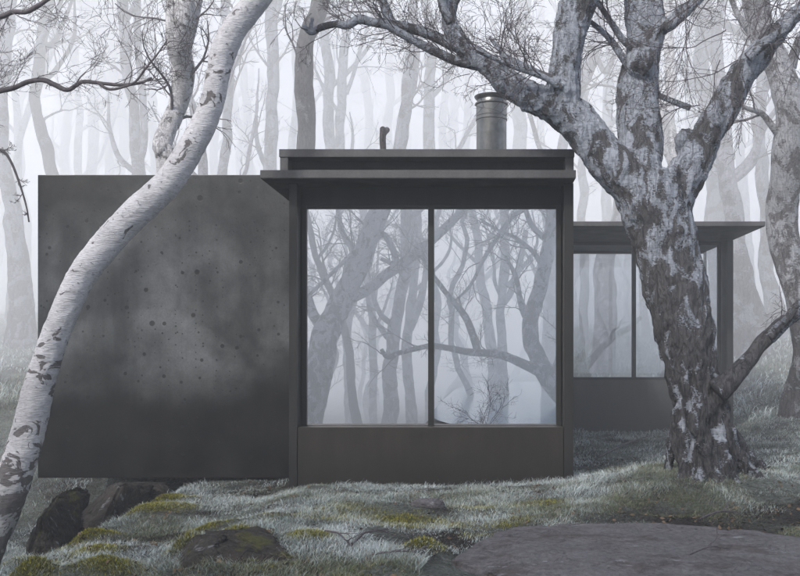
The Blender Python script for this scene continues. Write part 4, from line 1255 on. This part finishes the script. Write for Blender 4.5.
# moss pile on the mounds
rng = np.random.default_rng(19)
n = 420000
y = rng.uniform(5.1, 9.3, n); x = rng.uniform(-3.9, 2.4, n)
mm = moss_amount(x, y) + .3 * fb2(x, y, 5, 3, 77)
kk = (ss(.25, .95, mm) * .75 > rng.random(n)) & (np.abs((x - 1.75) / 2.1) ** 4 + np.abs((y - 5.62) / .7) ** 4 > 1)
x, y = x[kk], y[kk]; n = len(x); z = HM(x, y)
h = rng.uniform(.008, .022, n); a_ = rng.uniform(0, 6.28, n); w = rng.uniform(.002, .004, n)
b0 = np.stack([x, y, z - .004], -1); sd = np.stack([np.cos(a_) * w, np.sin(a_) * w, 0 * w], -1)
tip = b0 + np.stack([rng.normal(0, .008, n), rng.normal(0, .008, n), h], -1)
V = np.stack([b0 - sd, b0 + sd, tip], 1).reshape(-1, 3); T = np.arange(3 * n).reshape(-1, 3)
cm = np.array([.36, .345, .065]) * (.35 + 1.0 * rng.random((n, 1))) * (.7 + .6 * (fb2(x, y, 6, 3, 3)[:, None] + .5))
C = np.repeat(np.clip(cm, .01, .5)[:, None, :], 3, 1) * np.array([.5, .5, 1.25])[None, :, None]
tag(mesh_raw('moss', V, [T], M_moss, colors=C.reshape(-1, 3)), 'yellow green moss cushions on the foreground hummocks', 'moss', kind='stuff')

# dead leaves
n = 6000
y = rng.uniform(5.2, 11, n); x = rng.uniform(-1, 1, n) * y * .5
kk = rng.random(n) < (.25 + .75 * bare_amount(x, y)); x, y = x[kk], y[kk]; n = len(x)
kk = ~(((np.abs((x - 1.75) / 2.1) ** 4 + np.abs((y - 5.62) / .7) ** 4) < 1) | ((x > -2.1) & (x < 1) & (y > 9.1)) | ((x < -2) & (y > 10.1)))
x, y = x[kk], y[kk]; n = len(x); z = HM(x, y) + .008
a_ = rng.uniform(0, 6.28, n); L = rng.uniform(.012, .028, n); tl = rng.normal(0, .35, n)
u = np.stack([np.cos(a_) * L, np.sin(a_) * L, tl * L], -1); w_ = np.stack([-np.sin(a_) * L * .55, np.cos(a_) * L * .55, rng.normal(0, .3, n) * L], -1)
b0 = np.stack([x, y, z], -1)
V = np.stack([b0 - u, b0 + w_, b0 + u, b0 - w_], 1).reshape(-1, 3)
C = np.repeat((np.array([.12, .085, .055]) * (.4 + 1.1 * rng.random((n, 1))))[:, None], 4, 1).reshape(-1, 3)
tag(mesh_raw('leaf_litter', V, [np.arange(4 * n).reshape(-1, 4)], M_litter, smooth=False, colors=C), 'scattered small brown dead leaves on the bare earth', 'leaf litter', kind='stuff')

# ------------------------------------------------------------------ mist
def vol_box(name, label, x0, x1, y0, y1, z0, z1, mat):
    o = BX().box(x0, x1, y0, y1, z0, z1, 0).build(name, mat)
    tag(o, label, 'mist', kind='stuff')
    return o


FOGC = (0.66, 0.725, 0.845)
FH, FE = 14.0, 0.215
vol_box('mist', 'thin pale mist lying over the whole clearing', -90, 90, -45, 130, -6, 16, vol_mat('thin_mist', 0.0046, FOGC, FE))
vol_box('fog_bank', 'thick pale fog bank filling the wood behind the cabin', -89, 89, 15.3, 129, -5.9, FH, vol_mat('thick_fog', 0.112, FOGC, FE))
vol_box('fog_bank', 'pale fog over the trees facing the windows', -88, 88, -44, -0.6, -5.8, FH, vol_mat('facing_fog', 0.080, FOGC, FE))

vol_box('low_mist', 'soft low mist drifting around the set-back wing', 0.97, 88.5, 9.6, 15.29, -5.7, 7, vol_mat('drifting_mist', 0.013, FOGC, FE))
vol_box('low_mist', 'soft low mist left of the concrete wall', -88.5, -5.02, 9.6, 15.28, -5.7, 7, vol_mat('drifting_mist', 0.026, FOGC, FE))

# ------------------------------------------------------------------ light, sky, camera
w = bpy.data.worlds.new('World'); scene.world = w; w.use_nodes = True
nt = w.node_tree; bg = nt.nodes['Background']
sky = nt.nodes.new('ShaderNodeTexSky'); sky.sky_type = 'NISHITA'; sky.sun_disc = False
EL, AZ = math.radians(38), math.radians(-148)       # sun high behind the viewer's left shoulder
sky.sun_elevation = EL; sky.sun_rotation = AZ
sky.air_density = 1.0; sky.dust_density = 4.0; sky.ozone_density = 1.0
nt.links.new(sky.outputs[0], bg.inputs['Color']); bg.inputs['Strength'].default_value = 0.15
sl = bpy.data.lights.new('sun', 'SUN'); sl.energy = 3.0; sl.angle = math.radians(4.5); sl.color = (1, .985, .965)
so = bpy.data.objects.new('sun', sl); COL.objects.link(so)
sd = Vector((math.sin(AZ) * math.cos(EL), math.cos(AZ) * math.cos(EL), math.sin(EL)))
so.rotation_euler = sd.to_track_quat('Z', 'Y').to_euler(); so.location = sd * 30

cd = bpy.data.cameras.new('camera'); co = bpy.data.objects.new('camera', cd); COL.objects.link(co)
co.location = (0, 0, CH); co.rotation_euler = (math.radians(90), 0, 0)
cd.sensor_width = 36; cd.lens = 36 * F / 800; cd.shift_x = -(VX - 400) / 800; cd.shift_y = (VY - 288) / 800
cd.clip_start = 0.05; cd.clip_end = 1000
scene.camera = co

scene.view_settings.view_transform = 'Standard'; scene.view_settings.look = 'None'; scene.view_settings.exposure = 0
cy = scene.cycles
cy.use_denoising = True
try: cy.denoiser = 'OPENIMAGEDENOISE'
except Exception: pass
cy.max_bounces = 10; cy.diffuse_bounces = 3; cy.glossy_bounces = 3; cy.transparent_max_bounces = 8; cy.volume_bounces = 8
